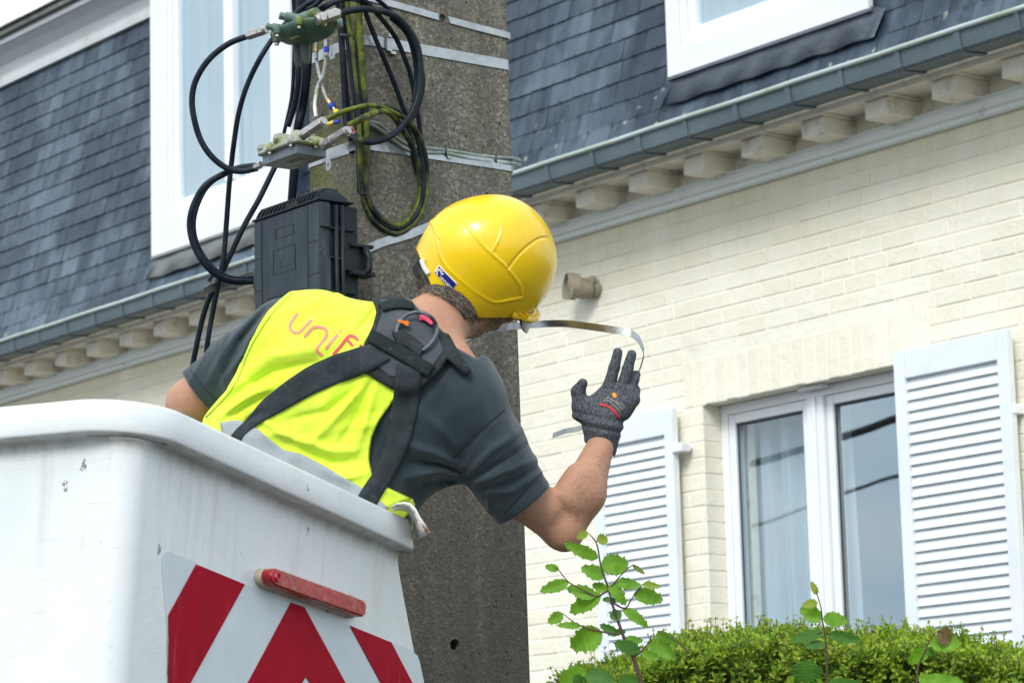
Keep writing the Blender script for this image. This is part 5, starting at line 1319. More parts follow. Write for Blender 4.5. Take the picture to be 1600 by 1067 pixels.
m_shirt = mk_cloth('tshirt_cotton', (.022, .036, .042), (.034, .050, .057), sheen=.25, soil=(.055, .07, .075))
sdf_obj('tshirt', d_shirt, b0, b1, .0044, m_shirt, WORKER)
# ---- hi-vis vest
VPX = 0
VP_OLD = [(454, 436), (452, 454), (421, 486), (402, 516), (385, 546), (372, 580), (356, 610), (313, 655), (300, 760), (420, 900), (720, 900), (652, 787), (646, 778), (606, 757), (586, 742), (579.5, 715), (583, 682), (595, 655), (616, 625), (640, 606), (712, 566), (708, 505), (640, 430)]
def vest_base(p):
    torso = d_torso(p, .014); fl = rc(p, K(405, 650, 6.08), K(398, 760, 6.08), .112, .125); d2 = U(torso, fl, k=.05)
    return sm(d2, d_shirt_base(p)-.006, .01)
def d_vest(p):
    d = vest_base(p)
    d = d+.0028*sines(p, 21, 20, 5)
    F = [(((500, 566), (430, 580), (385, 606), (352, 636)), .010, -.010), (((500, 546), (430, 556), (390, 580)), .014, .006), (((428, 612), (390, 632), (362, 650)), .008, -.008), (((440, 600), (395, 618), (350, 650)), .010, .008),
         (((578, 590), (540, 640), (490, 690)), .010, .009), (((570, 600), (515, 640), (455, 655)), .008, -.007), (((590, 600), (575, 660), (560, 700)), .010, .006), (((585, 595), (560, 650), (530, 700)), .008, -.006),
         (((560, 700), (520, 700), (450, 672)), .010, .007), (((570, 715), (520, 718), (470, 696)), .008, -.007), (((578, 735), (545, 742), (505, 728)), .008, .005),
         (((424, 640), (400, 650), (385, 662)), .006, -.006), (((585, 485), (575, 500), (560, 520)), .006, -.006), (((592, 505), (572, 530), (565, 545)), .007, .004), (((480, 690), (440, 672), (415, 650)), .007, .006)]
    for pts, w_, a in F: d = d-fold(p, pts, w_*.85, a*1.45)
    d = d-.0035*np.abs(sines(p, 31, 17, 4, (1, 1, .3)))-.0030*np.exp(-(sines(p, 41, 19, 4, (1, 1, .4))/.10)**2)+.0016*np.exp(-(sines(p, 47, 30, 4, (1, 1, .4))/.10)**2)
    pl = poly2(p, VP, 6.03); d = sM(d, pl, .0025)
    # armhole binding
    rim = np.abs(np.maximum(pl, 0)*0+pl+.0035); d = d-.0012*np.exp(-(rim/.0035)**2)
    return d
b0, b1 = box(295, 425, 735, 905, 5.82, 6.30)
m_vest = mk_cloth('vest_neon', (.66, .86, .05), (.72, .90, .08), rough=.7, sheen=.1, weave=1200, wd=.0003, soil=(.42, .56, .04))
sdf_obj('vest', d_vest, b0, b1, .0042, m_vest, WORKER)
vest_o = bpy.data.objects['vest']
T_v = bvh('vest'); T_vs = bvh('vest', 'tshirt')
m_band = mk_cloth('retroreflective', (.30, .33, .35), (.36, .39, .41), rough=.45, sheen=0)
strap_on(T_v, [(345, 661), (372, 657), (402, 670), (442, 702), (469, 709), (502, 726), (562, 760), (606, 792)], [(352, 705), (372, 700), (396, 712), (430, 738), (462, 748), (495, 765), (548, 800), (600, 832)], 60, 8, .0018, .0008, 'reflective_band', m_band, vest_o, relax=3)
m_seam = simple('seam_thread', (.012, .020, .024), rough=.9); m_bind = simple('vest_binding', (.40, .52, .03), rough=.8)
def line_on(t, pts, w_, name, mat, par, off=.0003, th=.0006, n=40):
    c = resample(pts, n); d = np.gradient(c, axis=0); d /= np.linalg.norm(d, axis=1, keepdims=True); nn = np.stack([-d[:, 1], d[:, 0]], 1)*w_/2
    return strap_on(t, [tuple(v) for v in c+nn], [tuple(v) for v in c-nn], n, 3, off, th, name, mat, par, relax=1)
T_s = bvh('tshirt'); shirt_o = bpy.data.objects['tshirt']
line_on(T_s, [(706, 716), (735, 690), (762, 662), (788, 640)], 1.5, 'seam', m_seam, shirt_o)
line_on(T_s, [(788, 801), (812, 775), (832, 752), (846, 737)], 1.0, 'seam', m_seam, shirt_o); line_on(T_s, [(298, 579), (312, 596), (326, 613), (336, 624)], 1.0, 'seam', m_seam, shirt_o)
line_on(T_v, [(457, 458), (426, 489), (406, 518), (389, 548), (376, 582), (360, 611), (322, 652)], 2.6, 'binding', m_bind, vest_o)
line_on(T_v, [(614, 627), (592, 655), (580, 683), (576, 715), (583, 744), (604, 760), (642, 780)], 2.6, 'binding', m_bind, vest_o)
# ---- lettering on the vest
def letter(strokes, w_, name, mat):
    for st in strokes:
        pts = [(430+x/9.7, 470+y/9.7) for x, y in st]; c = resample(pts, max(8, int(4*len(pts)))) if len(pts) > 2 else np.array([np.array(pts[0])*(1-t)+np.array(pts[1])*t for t in np.linspace(0, 1, 8)])
        d = np.gradient(c, axis=0); d /= np.linalg.norm(d, axis=1, keepdims=True); nn = np.stack([-d[:, 1], d[:, 0]], 1); c2 = np.vstack([c[0]-d[0]*w_*.42, c, c[-1]+d[-1]*w_*.42]); nn = np.vstack([nn[0]*.45, nn, nn[-1]*.45])
        e0 = c2+nn*w_/2; e1 = c2-nn*w_/2
        g = MB(); vs = []
        for off in (.0010, .0003):
            for a, b in zip(e0, e1):
                for q in (a, (a+b)/2, b):
                    h, _n = cast(T_v, q[0], q[1], off+.0004); vs.append(tuple(h))
        n = len(e0); N_ = n*3; fs = []
        for i in range(n-1):
            for j in (0, 1): q = (i*3+j, i*3+j+1, (i+1)*3+j+1, (i+1)*3+j); fs.append(q)
        g.add(vs[:N_], fs, 0, True); reparent_world(g.build(name, mat), vest_o)
m_pink = simple('print_pink', (.80, .25, .20), (.75, .22, .18), scale=30, rough=.6); m_rprint = simple('print_red', (.62, .06, .08), (.68, .10, .10), scale=30, rough=.6)
letter([[(335, 200), (270, 290), (225, 370), (235, 440), (300, 485), (370, 475), (430, 420), (545, 295)]], 4.2, 'letter_u', m_pink)
letter([[(450, 540), (560, 420), (640, 400), (740, 420), (785, 480), (760, 560), (690, 650), (635, 720), (640, 770), (710, 825)]], 4.4, 'letter_n', m_pink)
letter([[(945, 515), (770, 720)]], 4.2, 'letter_i', m_pink); letter([[(980, 462), (1008, 452)]], 2.6, 'letter_i', m_pink)
letter([[(1250, 590), (1200, 552), (1140, 532), (1085, 565), (1000, 680), (885, 810)]], 4.8, 'letter_f', m_rprint); letter([[(1085, 585), (1165, 675)]], 4.6, 'letter_f', m_rprint)
letter([[(1293, 680), (1330, 730), (1340, 760)]], 4.6, 'letter_y', m_rprint); letter([[(1245, 745), (1275, 775)]], 4.0, 'letter_y', m_rprint)
# ---- harness
harness = empty('harness', WORKER.location); harness.parent = WORKER; harness.location = (0, 0, 0)
harness['label'] = 'black fall arrest harness with dorsal pad and crossing straps'
bpy.context.view_layer.update()
def mk_web(name, c1, c2):
    m = MT(name); c = m.mix(m.ramp(m.noise(16, 7, .65), [(.35, 0), (.7, 1)]), c1, c2); c = m.mix(m.ramp(m.noise(70, 6, .7), [(.58, 0), (.75, .5)]), c, (.13, .13, .12))
    wv = m.n('TexWave'); wv.inputs['Scale'].default_value = 260; m.l(m.coord(), wv.inputs['Vector'])
    return m.set(c, .7, 0, m.bump(wv.outputs['Fac'], .0004, .5, prev=m.bump(m.noise(60), .001)), .12)
m_web = mk_web('webbing', (.022, .028, .032), (.045, .055, .062)); m_web2 = mk_web('webbing_dark', (.010, .016, .018), (.02, .028, .03)); m_pad = mk_web('pad_fabric', (.018, .022, .024), (.04, .045, .046)); m_plate = mk_web('pad_plate', (.05, .06, .068), (.085, .095, .105))
PADP = [(576, 463), (600, 461), (624, 463), (636, 468), (648, 486), (668, 505), (687, 517), (702, 522), (712, 540), (724, 560), (738, 578), (730, 588), (712, 572), (700, 562), (690, 578), (676, 592), (659, 607), (636, 611), (614, 607), (592, 594), (573, 582), (566, 560), (572, 535), (584, 508), (588, 488), (584, 476)]
def surf(p): return np.minimum(vest_base(p), d_shirt_base(p, .010))
def d_pad(p):
    d = surf(p)-.013+.0015*sines(p, 3, 60, 4); pl = poly2(p, PADP, 6.02); return np.maximum(sM(d, pl, .012), -(surf(p)+.004))
b0, b1 = box(555, 445, 750, 625, 5.80, 6.10)
hm = sdf_obj('pad', d_pad, b0, b1, .0028, m_pad, WORKER); hm.parent = harness
PLP = [(592, 468), (628, 468), (642, 486), (684, 520), (694, 550), (672, 580), (640, 590), (612, 588), (588, 570), (580, 545), (590, 515), (597, 490)]
def d_plate(p):
    d = surf(p)-.0165; pl = poly2(p, PLP, 6.02); return np.maximum(sM(d, pl, .004), -(surf(p)-.004))
b0, b1 = box(570, 455, 705, 600, 5.80, 6.10)
hm = sdf_obj('plate', d_plate, b0, b1, .0028, m_plate, WORKER); hm.parent = harness
T_h = bvh('vest', 'tshirt', 'pad', 'plate')
sup = [(579, 539), (517, 557), (465, 584), (416, 621), (364, 679), (352, 700)]; slo = [(610, 562), (570, 584), (502, 610), (439, 644), (390, 672), (372, 700)]
strap_on(T_h, sup, slo, 60, 7, .0012, .003, 'strap', m_web, harness, relax=14)
strap_on(T_h, [(619, 569), (617, 599), (611, 640), (600, 692), (589, 726), (562, 771), (545, 800)], [(658, 577), (657, 610), (651, 651), (637, 700), (619, 737), (592, 781), (578, 810)], 60, 7, .0012, .003, 'strap', m_web, harness, relax=14)
strap_on(T_h, [(584, 518), (612, 534), (645, 553), (678, 573)], [(574, 535), (603, 552), (636, 571), (668, 590)], 30, 6, .004, .003, 'keeper_strap', m_web2, harness, relax=6, puff=.0004)
strap_on(T_h, [(594, 476), (608, 472), (624, 471), (641, 474)], [(598, 489), (612, 485), (630, 484), (647, 487)], 20, 5, .003, .003, 'keeper_strap', m_web2, harness, relax=4, puff=.0004)
strap_on(T_h, [(612, 520), (622, 514), (650, 531), (665, 545)], [(622, 545), (632, 543), (645, 552), (655, 560)], 20, 8, .002, .002, 'flap', m_pad, harness, relax=2, puff=.006)
lp = [(619, 521), (621, 511), (626, 502), (636, 492), (654, 487.5), (671, 493.5), (681, 506), (682, 521), (672, 538), (660, 548)]
c0, _n = cast(T_h, 645, 520); dl = (c0-CAM).dot(CF)
pts = []
for i, (x, y) in enumerate(lp):
    c, _n = cast(T_h, x, y); dd = (c-CAM).dot(CF) if c is not None else dl; t = i/(len(lp)-1); pts.append(tuple(P(x, y, min(dd, dl+.03)-.008-.012*math.sin(math.pi*t))))
g = MB(); g.tube(spline(pts, 8), .0040, 12); reparent_world(g.build('lanyard_loop', simple('loop_rubber', (.06, .07, .08), (.10, .115, .13), scale=60, rough=.5)), harness)
g = MB(); o_ = Vector(pts[2])
M = Matrix(((CR.x*.93-CU.x*.3, CU.x*.93+CR.x*.3, -CF.x, o_.x), (CR.y*.93-CU.y*.3, CU.y*.93+CR.y*.3, -CF.y, o_.y), (CR.z*.93-CU.z*.3, CU.z*.93+CR.z*.3, -CF.z, o_.z), (0, 0, 0, 1)))
g.box((-.006, -.003, -.006), (.018, .003, .0062), M=M, ch=.001); g.box((.010, -.005, -.004), (.018, .005, .008), M=M, ch=.001)
reparent_world(g.build('orange_tie', simple('orange_plastic', (.85, .20, .01), rough=.4)), harness)
strap_on(T_h, [(652, 496), (660, 494), (668, 500), (675, 508)], [(655, 503), (662, 504), (668, 508), (672, 511)], 10, 5, .004, .002, 'pink_tag', simple('pink', (.75, .03, .12), rough=.4), harness, relax=2, puff=.003)
# ---- glove
GD = 6.19
def kg(x, y, dd=0): return K(860+x/5.333, 520+y/5.333, GD+dd)
def d_glove(p):
    q = p.copy(); 
    cuff = rc(p, kg(415, 965), kg(440, 800), .0345, .0365)
    palm = U(rc(p, kg(440, 800), kg(400, 640), .032, .025), rc(p, kg(440, 800), kg(480, 610), .032, .023), rc(p, kg(440, 800), kg(560, 620), .030, .021), rc(p, kg(430, 740), kg(600, 600), .028, .020), k=.018)
    palm = U(palm, rc(p, kg(370, 740), kg(270, 640), .028, .022), k=.018)
    kn = U(rc(p, kg(420, 610), kg(490, 440), .018, .0135), rc(p, kg(500, 600), kg(600, 455), .018, .0135), rc(p, kg(570, 620), kg(655, 500), .017, .0135), rc(p, kg(610, 650), kg(692, 560), .017, .014), k=.014)
    web = rc(p, kg(330, 600), kg(430, 520), .014, .012)
    d = U(palm, kn, web, k=.014); d = U(d, cuff, k=.010)
    th = U(rc(p, kg(255, 660), kg(232, 490), .0185, .0150), rc(p, kg(232, 490), kg(268, 420, -.008), .0145, .0105), k=.006)
    d = U(d, th, k=.010)
    ix = U(rc(p, kg(490, 440), kg(532, 290), .0130, .0118), rc(p, kg(532, 290), kg(562, 165), .0118, .0102), k=.004)
    md = U(rc(p, kg(600, 455), kg(645, 300), .0130, .0118), rc(p, kg(645, 300), kg(678, 180), .0118, .0102), k=.004)
    rg = U(rc(p, kg(655, 500, .006), kg(695, 390, .012), .0128, .0115), rc(p, kg(695, 390, .012), kg(712, 350, .030), .0115, .0100), k=.004)
    pk = U(rc(p, kg(692, 560), kg(705, 480, .014), .0130, .0110), rc(p, kg(705, 480, .014), kg(695, 460, .036), .0110, .0095), k=.004)
    for f_ in (ix, md, rg, pk): d = sm(d, f_, .0035)
    # knit ribs of the cuff, wrinkles at the wrist
    ax = kg(440, 800)-kg(415, 965); ax = ax/np.linalg.norm(ax); u_ = (p-kg(415, 965)) @ ax
    for c_, w_, a in ((.042, .004, .0028), (.054, .004, -.002), (.066, .005, .0022), (.014, .006, -.001)): d = d+a*np.exp(-((u_+.05*(p[..., 0]-kg(415, 0)[0])-c_)/w_)**2)
    d = d-.0010*np.exp(-((u_-.001)/.003)**2)
    hol = rc(p, kg(405, 1060), kg(430, 880), .031, .030); d = np.maximum(d, -hol)
    a2 = np.array((-.28, -.96, 0)); a2 = (kg(410, 970)-kg(440, 800)); a2 = np.array((a2[0]-.012, a2[1], a2[2])); a2 /= np.linalg.norm(a2)
    return np.maximum(d+.0005*sines(p, 4, 160, 4), (p-kg(415, 965)) @ a2)
b0, b1 = box(885, 535, 1005, 722, 6.10, 6.29)
def mk_glove():
    m = MT('knit_glove'); c = m.mix(m.ramp(m.noise(420, 3, .7, vec=m.coord((1, 1, .35))), [(.40, 0), (.58, 1)]), (.03, .034, .042), (.115, .12, .135))
    return m.set(c, .85, 0, m.bump(m.noise(500, 3, vec=m.coord((1, 1, .4))), .0008), .2)
glove = sdf_obj('glove', d_glove, b0, b1, .0021, mk_glove(), WORKER); T_g = bvh('glove')
gr_ = simple('latex_grey', (.045, .055, .068), (.065, .078, .095), scale=80, rough=.55)
def gpx(l): return [(860+x/5.333, 520+y/5.333) for x, y in l]
strap_on(T_g, gpx([(408, 588), (450, 592), (500, 615), (545, 655), (580, 705)]), gpx([(412, 606), (450, 612), (495, 634), (535, 672), (568, 718)]), 24, 4, .0002, .0006, 'red_print', simple('glove_red', (.55, .02, .025), rough=.6), glove, relax=0)
strap_on(T_g, gpx([(512, 508), (530, 497), (550, 512)]), gpx([(518, 530), (535, 545), (555, 530)]), 8, 5, .0002, .0006, 'orange_print', simple('glove_orange', (.75, .28, .01), rough=.6), glove, relax=0)
for a, b in (([(450, 545), (500, 545), (560, 590), (610, 640)], [(452, 553), (500, 554), (555, 600), (604, 650)]), ([(435, 565), (480, 562), (540, 605), (590, 660)], [(437, 572), (480, 571), (534, 614), (582, 668)]), ([(470, 528), (520, 560), (590, 590), (625, 625)], [(468, 534), (516, 568), (586, 600), (620, 636)])):
    strap_on(T_g, gpx(a), gpx(b), 20, 3, .0002, .0005, 'grey_print', simple('glove_grey', (.22, .21, .19), rough=.6), glove, relax=0)
rr = []
for i in range(28):
    t = 2*math.pi*i/28; a2 = (kg(410, 970)-kg(440, 800)); a2 = np.array((a2[0]-.012, a2[1], a2[2])); a2 /= np.linalg.norm(a2); e_ = np.cross(a2, (0, 0, 1)); e_ /= np.linalg.norm(e_); f_ = np.cross(a2, e_)
    rr.append(Vector(to_world((kg(415, 965)+(e_*math.cos(t)+f_*math.sin(t))*.0340)[None])[0]))
g = MB(); g.tube(rr, .0016, 8, closed=True); reparent_world(g.build('cuff_edge', simple('cuff_red', (.12, .02, .03), rough=.8)), glove)
# ---- helmet
def hp(f, u, s): return HC+hf*f+hu*u+hs*s
HR = (.150, .147, .128)                                    # shell semi axes: forward, up, side
HL = K(762, 407, 6.27)
def px_to_helmet(px, py):
    """pixel -> point on the plain shell, helmet coordinates"""
    r = ray(px, py); o = CAM-KO; o = np.array((o.dot(CR), o.dot(CU), -o.dot(CF))); d = np.array((r.dot(CR), r.dot(CU), -r.dot(CF))); d /= np.linalg.norm(d)
    Rm = np.array((hf, hu, hs)); q = Rm @ (o-HC)/HR; e = Rm @ d/HR; a = e @ e; b = q @ e; c = q @ q-1; D_ = b*b-a*c
    if D_ < 0: t = -b/a
    else: t = (-b-math.sqrt(D_))/a
    return (q+e*t)*HR
def helmet():
    my = MT('helmet_yellow'); c = my.mix(my.ramp(my.noise(6, 6, .6), [(.4, 0), (.6, 1)]), (.80, .50, .0), (.84, .56, .002)); c = my.mix(my.ramp(my.noise(45, 6, .75), [(.64, 0), (.76, .5)]), c, (.40, .25, .03)); c = my.mix(my.math('MULTIPLY', my.ramp(my.noise(1, 2, .5, vec=my.coord((300, 40, 30))), [(.70, 0), (.73, 1)]), .35), c, (.9, .8, .45))
    mat = my.set(c, my.math('MULTIPLY_ADD', my.noise(9), .2, .20), 0, my.bump(my.noise(5, 2), .003, .4), .5); mat.node_tree.nodes['Principled BSDF'].inputs['Coat Weight'].default_value = .25
    base = empty('x'); bpy.data.objects.remove(base)
    lines = []
    def ln(pts, w_, h, side, mir=True): lines.append((np.array([px_to_helmet(560+x/3.556, 290+y/3.556) for x, y in pts]), w_, h, side, mir))
    ridge = [(395, 170), (430, 260), (470, 420), (600, 550), (700, 620), (760, 645), (840, 635), (905, 622)]
    r2 = [(555, 155), (610, 230), (700, 340), (800, 430), (860, 500), (895, 550), (907, 600)]
    arch = [(612, 218), (660, 200), (720, 187), (770, 197), (797, 235), (785, 290), (740, 375)]
    cur = [(830, 460), (890, 385), (960, 322), (1020, 290), (1088, 290)]
    for pts, w_, h, sd in ((ridge, .0034, .0030, 1), (r2, .0030, .0022, 0), (arch, .0024, .0021, 0), (cur, .0024, -.0028, 0)): ln(spline(pts, 4), w_, h, sd)
    # dense shell: rows from crown to rim
    nr, nc = 190, 380; vs = []
    def rim_drop(th):       # th 0 = front; rim height below the equator (negative = lower)
        return -.052+.006*math.cos(th)-.050*math.exp(-((abs(th)-1.95)/.66)**2)
    pts = np.zeros((nr+1, nc, 3)); 
    for j in range(nc):
        th = -math.pi+2*math.pi*j/nc; zr = rim_drop(th)
        for i in range(nr+1):
            t = i/nr
            if t < .72: ph = (t/.72)*math.pi/2; f = HR[0]*math.sin(ph)*math.cos(th); s = HR[2]*math.sin(ph)*math.sin(th); u = HR[1]*math.cos(ph)*(1-(.20*(f/HR[0])**2 if f < 0 else 0))
            else:
                k = (t-.72)/.28; fl = 1-.05*k*k; f = HR[0]*math.cos(th)*fl; s = HR[2]*math.sin(th)*fl; u = zr*k
            pts[i, j] = (f, u, s)
    # push in / out along the raised lines
    P3 = pts.reshape(-1, 3); nrm = P3/np.array(HR)**2; nrm[:, 1] = np.where(P3[:, 1] < 0, 0, nrm[:, 1]); nrm /= np.linalg.norm(nrm, axis=1, keepdims=True)+1e-9; disp = np.zeros(len(P3))
    for C_, w_, h, side, mir in lines:
        for sg in (1, -1):
            Q = C_*np.array((1, 1, sg)); dd = np.full(len(P3), 1e9)
            for a, b in zip(Q[:-1], Q[1:]):
                e = b-a; t = np.clip(((P3-a) @ e)/(e @ e+1e-12), 0, 1); dd = np.minimum(dd, np.linalg.norm(P3-a-t[:, None]*e, axis=1))
            disp = np.where(np.abs(h*np.exp(-(dd/w_)**2)) > np.abs(disp), h*np.exp(-(dd/w_)**2), disp)
    P3 = P3+nrm*disp[:, None]; pts = P3.reshape(nr+1, nc, 3)
    def tw(q): q = np.asarray(q); return to_world(HC+q[:, :1]*hf+q[:, 1:2]*hu+q[:, 2:3]*hs)
    inner = pts*np.array((.975, .975, .972)); allp = np.concatenate([pts.reshape(-1, 3), inner.reshape(-1, 3)]); N_ = (nr+1)*nc; fs = []
    for i in range(nr):
        for j in range(nc):
            a, b, c_, d = i*nc+j, i*nc+(j+1) % nc, (i+1)*nc+(j+1) % nc, (i+1)*nc+j; fs += [(a, b, c_, d), (N_+d, N_+c_, N_+b, N_+a)]
    for j in range(nc): a, b = nr*nc+j, nr*nc+(j+1) % nc; fs.append((a, b, N_+b, N_+a))
    w_ = tw(allp); g = MB(); g.add([tuple(v) for v in w_], fs, 0, True)
    hel = g.build('helmet', mat); reparent_world(hel, WORKER); WM['helmet'] = (w_, [f for f in fs])
    # peak, visor clips and the dark visor edge
    def slab(fn, n, th, name, mt, par):
        top = np.array([fn(k/(n-1), r_) for k in range(n) for r_ in (0, .5, 1)]); bot = top-np.array((0, th, 0)); q = np.concatenate([top, bot]); M_ = n*3; fs = []
        for k in range(n-1):
            for r_ in (0, 1): a = k*3+r_; fs += [(a, a+1, a+4, a+3), (M_+a+3, M_+a+4, M_+a+1, M_+a)]
            fs += [(k*3, k*3+3, M_+k*3+3, M_+k*3), (k*3+2, M_+k*3+2, M_+k*3+5, k*3+5)]
        fs += [(0, M_, M_+1, 1), (1, M_+1, M_+2, 2), (M_-3, M_-2, 2*M_-2, 2*M_-3), (M_-2, M_-1, 2*M_-1, 2*M_-2)]
        g = MB(); g.add([tuple(v) for v in tw(q)], fs, 0, True); o = g.build(name, mt); reparent_world(o, par); return o
    def peak(t, r_):
        th = R(-62+124*t); ex = .022*math.cos(th*1.25)**1; rr_ = 1+0*r_; z = -.034-.006*abs(math.sin(th)); return ((HR[0]*.985+ex*r_)*math.cos(th), z-.008*r_, (HR[2]*.985+ex*r_*.7)*math.sin(th))
    slab(peak, 30, .006, 'peak', mat, hel)
    def vis(t, r_):
        th = R(-54+108*t); return ((HR[0]*1.02+.012*r_)*math.cos(th), -.042-.044*r_*math.cos(th*1.6)**.5, (HR[2]*1.0+.010*r_)*math.sin(th))
    slab(vis, 24, .003, 'visor', simple('visor_dark', (.012, .010, .03), rough=.2), hel)
    for s in (1, -1):
        g = MB(); c_ = [HR[0]*math.cos(R(52)), -.048, HR[2]*math.sin(R(52))*s]
        for k, (df, du, ds, a, b, c2) in enumerate(((0, .006, .003, .012, .005, .004), (.010, .010, .002, .004, .007, .004), (-.008, .0, .002, .006, .004, .003))):
            ce = np.array(c_)+np.array((df, du, ds*s)); q = np.array([(ce[0]+x*a, ce[1]+y*b, ce[2]+z*c2) for x in (-1, 1) for y in (-1, 1) for z in (-1, 1)]); v = tw(q)
            g.add([tuple(x) for x in v], [(0, 1, 3, 2), (4, 6, 7, 5), (0, 4, 5, 1), (2, 3, 7, 6), (0, 2, 6, 4), (1, 5, 7, 3)])
        reparent_world(g.build('visor_clip', mat), hel)
    # cradle, ratchet knob and chin strap under the rim
    def band_(t, r_): th = R(110+140*t); return (HR[0]*.84*math.cos(th), -.060-.022*r_-.02*math.exp(-((abs(th)-math.pi)/.6)**2), HR[2]*.80*math.sin(th))
    slab(band_, 60, .002, 'headband', simple('headband_black', (.015, .015, .022), rough=.5), hel)
    TB = bvh('helmet', 'body')
    kn = P(678, 440, 6.215); g = MB(); ax = -CF*.75-CR*.5-CU*.3; n = 40; prof = []
    ax = ax.normalized(); e = ax.orthogonal().normalized(); f = ax.cross(e); vs = []
    for a_, rs in ((0, 1), (.010, 1), (.014, .85)):
        for k in range(n): t = 2*math.pi*k/n; rr_ = .0185*rs*(1+.07*math.cos(10*t)); vs.append(kn+ax*a_+(e*math.cos(t)+f*math.sin(t))*rr_)
    g.add(vs, [(i*n+k, i*n+(k+1) % n, (i+1)*n+(k+1) % n, (i+1)*n+k) for i in range(2) for k in range(n)]+[[2*n+k for k in range(n)], list(range(n))[::-1]]); reparent_world(g.build('ratchet_knob', simple('knob_teal', (.22, .33, .33), (.3, .42, .42), scale=50, rough=.4)), hel)
    g = MB(); c_ = [P(x, y, d) for x, y, d in ((659, 406, 6.19), (663, 418, 6.185), (670, 429, 6.18))]; g.tube(spline([tuple(v) for v in c_], 5), [.003]*3 and .0055, 10); reparent_world(g.build('cradle_arm', simple('cradle_white', (.6, .64, .66), rough=.4)), hel)
    strap_on(TB, [(700, 448), (712, 462), (722, 478), (728, 494)], [(694, 455), (706, 468), (717, 485), (726, 500)], 14, 3, .002, .002, 'chin_strap', simple('strap_navy', (.02, .02, .045), rough=.7), hel, relax=2)
    return hel
hel = helmet()
T_he = BVHTree.FromPolygons([Vector(v) for v in WM['helmet'][0]], [list(f) for f in WM['helmet'][1]])
# sticker with its border, emblem and maker's lettering
def spx(x, y): return (660+x/17.79, 400+y/17.79)
def stick(e0, e1, nu, nv, off, name, mat, par): return strap_on(T_he, [spx(*q) for q in e0], [spx(*q) for q in e1], nu, nv, off, .0004, name, mat, par, relax=0)
st = stick([(470, 250), (640, 440), (800, 600), (975, 770)], [(325, 445), (500, 650), (640, 800), (825, 975)], 24, 10, .0003, 'sticker', simple('sticker_white', (.8, .8, .78), rough=.35), hel)
stick([(475, 280), (640, 465), (800, 625), (945, 775)], [(352, 450), (510, 640), (650, 785), (822, 945)], 24, 10, .0009, 'sticker_blue', simple('sticker_navy', (.012, .012, .19), rough=.35), st)
mw = simple('sticker_print', (.82, .82, .82), rough=.4)
def dots(pts, name):
    g = MB()
    for x, y, r_ in pts:
        vs = []
        for k in range(10): a = 2*math.pi*k/10; q = spx(x+r_*math.cos(a), y+r_*math.sin(a)); h, _n = cast(T_he, *q, .0018); vs.append(tuple(h))
        g.add(vs, [list(range(10))])
    o = g.build(name, mw); reparent_world(o, st); return o
o = dots([(390, 418, 20), (441, 362, 22), (505, 366, 22), (560, 422, 20), (580, 500, 22)], 'emblem'); 
c_ = [(435, 530), (415, 480), (425, 430), (470, 400), (520, 430), (540, 480), (530, 525)]
cc = resample(c_, 20); d = np.gradient(cc, axis=0); d /= np.linalg.norm(d, axis=1, keepdims=True); nn = np.stack([-d[:, 1], d[:, 0]], 1)*13
stick([tuple(v) for v in cc+nn], [tuple(v) for v in cc-nn], 24, 3, .0014, 'emblem', mw, st)
def word(txt, a, b, up, name, cast_t, par, mat, conv, off):
    cu = bpy.data.curves.new('t', 'FONT'); cu.body = txt; cu.resolution_u = 3; cu.offset = .02; ob = bpy.data.objects.new('t', cu); COL.objects.link(ob)
    bpy.context.view_layer.update(); me = bpy.data.meshes.new_from_object(ob.evaluated_get(bpy.context.evaluated_depsgraph_get())); bpy.data.objects.remove(ob)
    V = np.array([v.co[:2] for v in me.vertices]); V = (V-V.min(0))/(V.max(0)-V.min(0)); vs = []
    a, b, up = np.array(a), np.array(b), np.array(up)
    for x, y in V: q = conv(*(a+(b-a)*x+up*y)); h, _n = cast(cast_t, *q, off); vs.append(tuple(h))
    g = MB(); g.add(vs, [list(p.vertices) for p in me.polygons]); o = g.build(name, mat); reparent_world(o, par); return o
word('CENTURION', (478, 600), (810, 930), (44, -50), 'lettering', T_he, st, mw, spx, .0018)
# ---- hair and stubble: many short strands
def strands(tree, poly, n, ln, rad, mat, name, parent, seed, dirs, curl=.5, lift=.002):
    rnd = random.Random(seed); xs = [p[0] for p in poly]; ys = [p[1] for p in poly]; g = MB(); k = 0; tries = 0
    def inside(x, y):
        c = False; j = len(poly)-1
        for i in range(len(poly)):
            if (poly[i][1] > y) != (poly[j][1] > y) and x < (poly[j][0]-poly[i][0])*(y-poly[i][1])/(poly[j][1]-poly[i][1])+poly[i][0]: c = not c
            j = i
        return c
    while k < n and tries < n*20:
        tries += 1; x, y = rnd.uniform(min(xs), max(xs)), rnd.uniform(min(ys), max(ys))
        if not inside(x, y): continue
        c, nr = cast(tree, x, y)
        if c is None: continue
        L_ = ln*rnd.uniform(.6, 1.3); a = math.atan2(dirs[1], dirs[0])+rnd.gauss(0, .55); d = CR*math.cos(a)+CU*math.sin(a); d = (d-nr*d.dot(nr)).normalized(); s = nr.cross(d)*rnd.uniform(-curl, curl)
        p = [c+d*L_*t+s*L_*t*t*1.2+nr*(lift*4*t*(1.25-t)) for t in (0, .33, .66, 1)]
        g.tube(p, [rad, rad, rad*.8, rad*.3], 4, caps=False, mi=rnd.choice([0, 0, 0, 1, 2]) if len(mat) > 1 else 0); k += 1
    o = g.build(name, mat); reparent_world(o, parent); return o
def hm_(n, c): return simple(n, c, tuple(x*1.5 for x in c), scale=90, rough=.45)
T_b = bvh('body')
hmats = [hm_('hair_brown', (.075, .052, .036)), hm_('hair_grey', (.26, .23, .20)), hm_('hair_dark', (.03, .022, .018))]
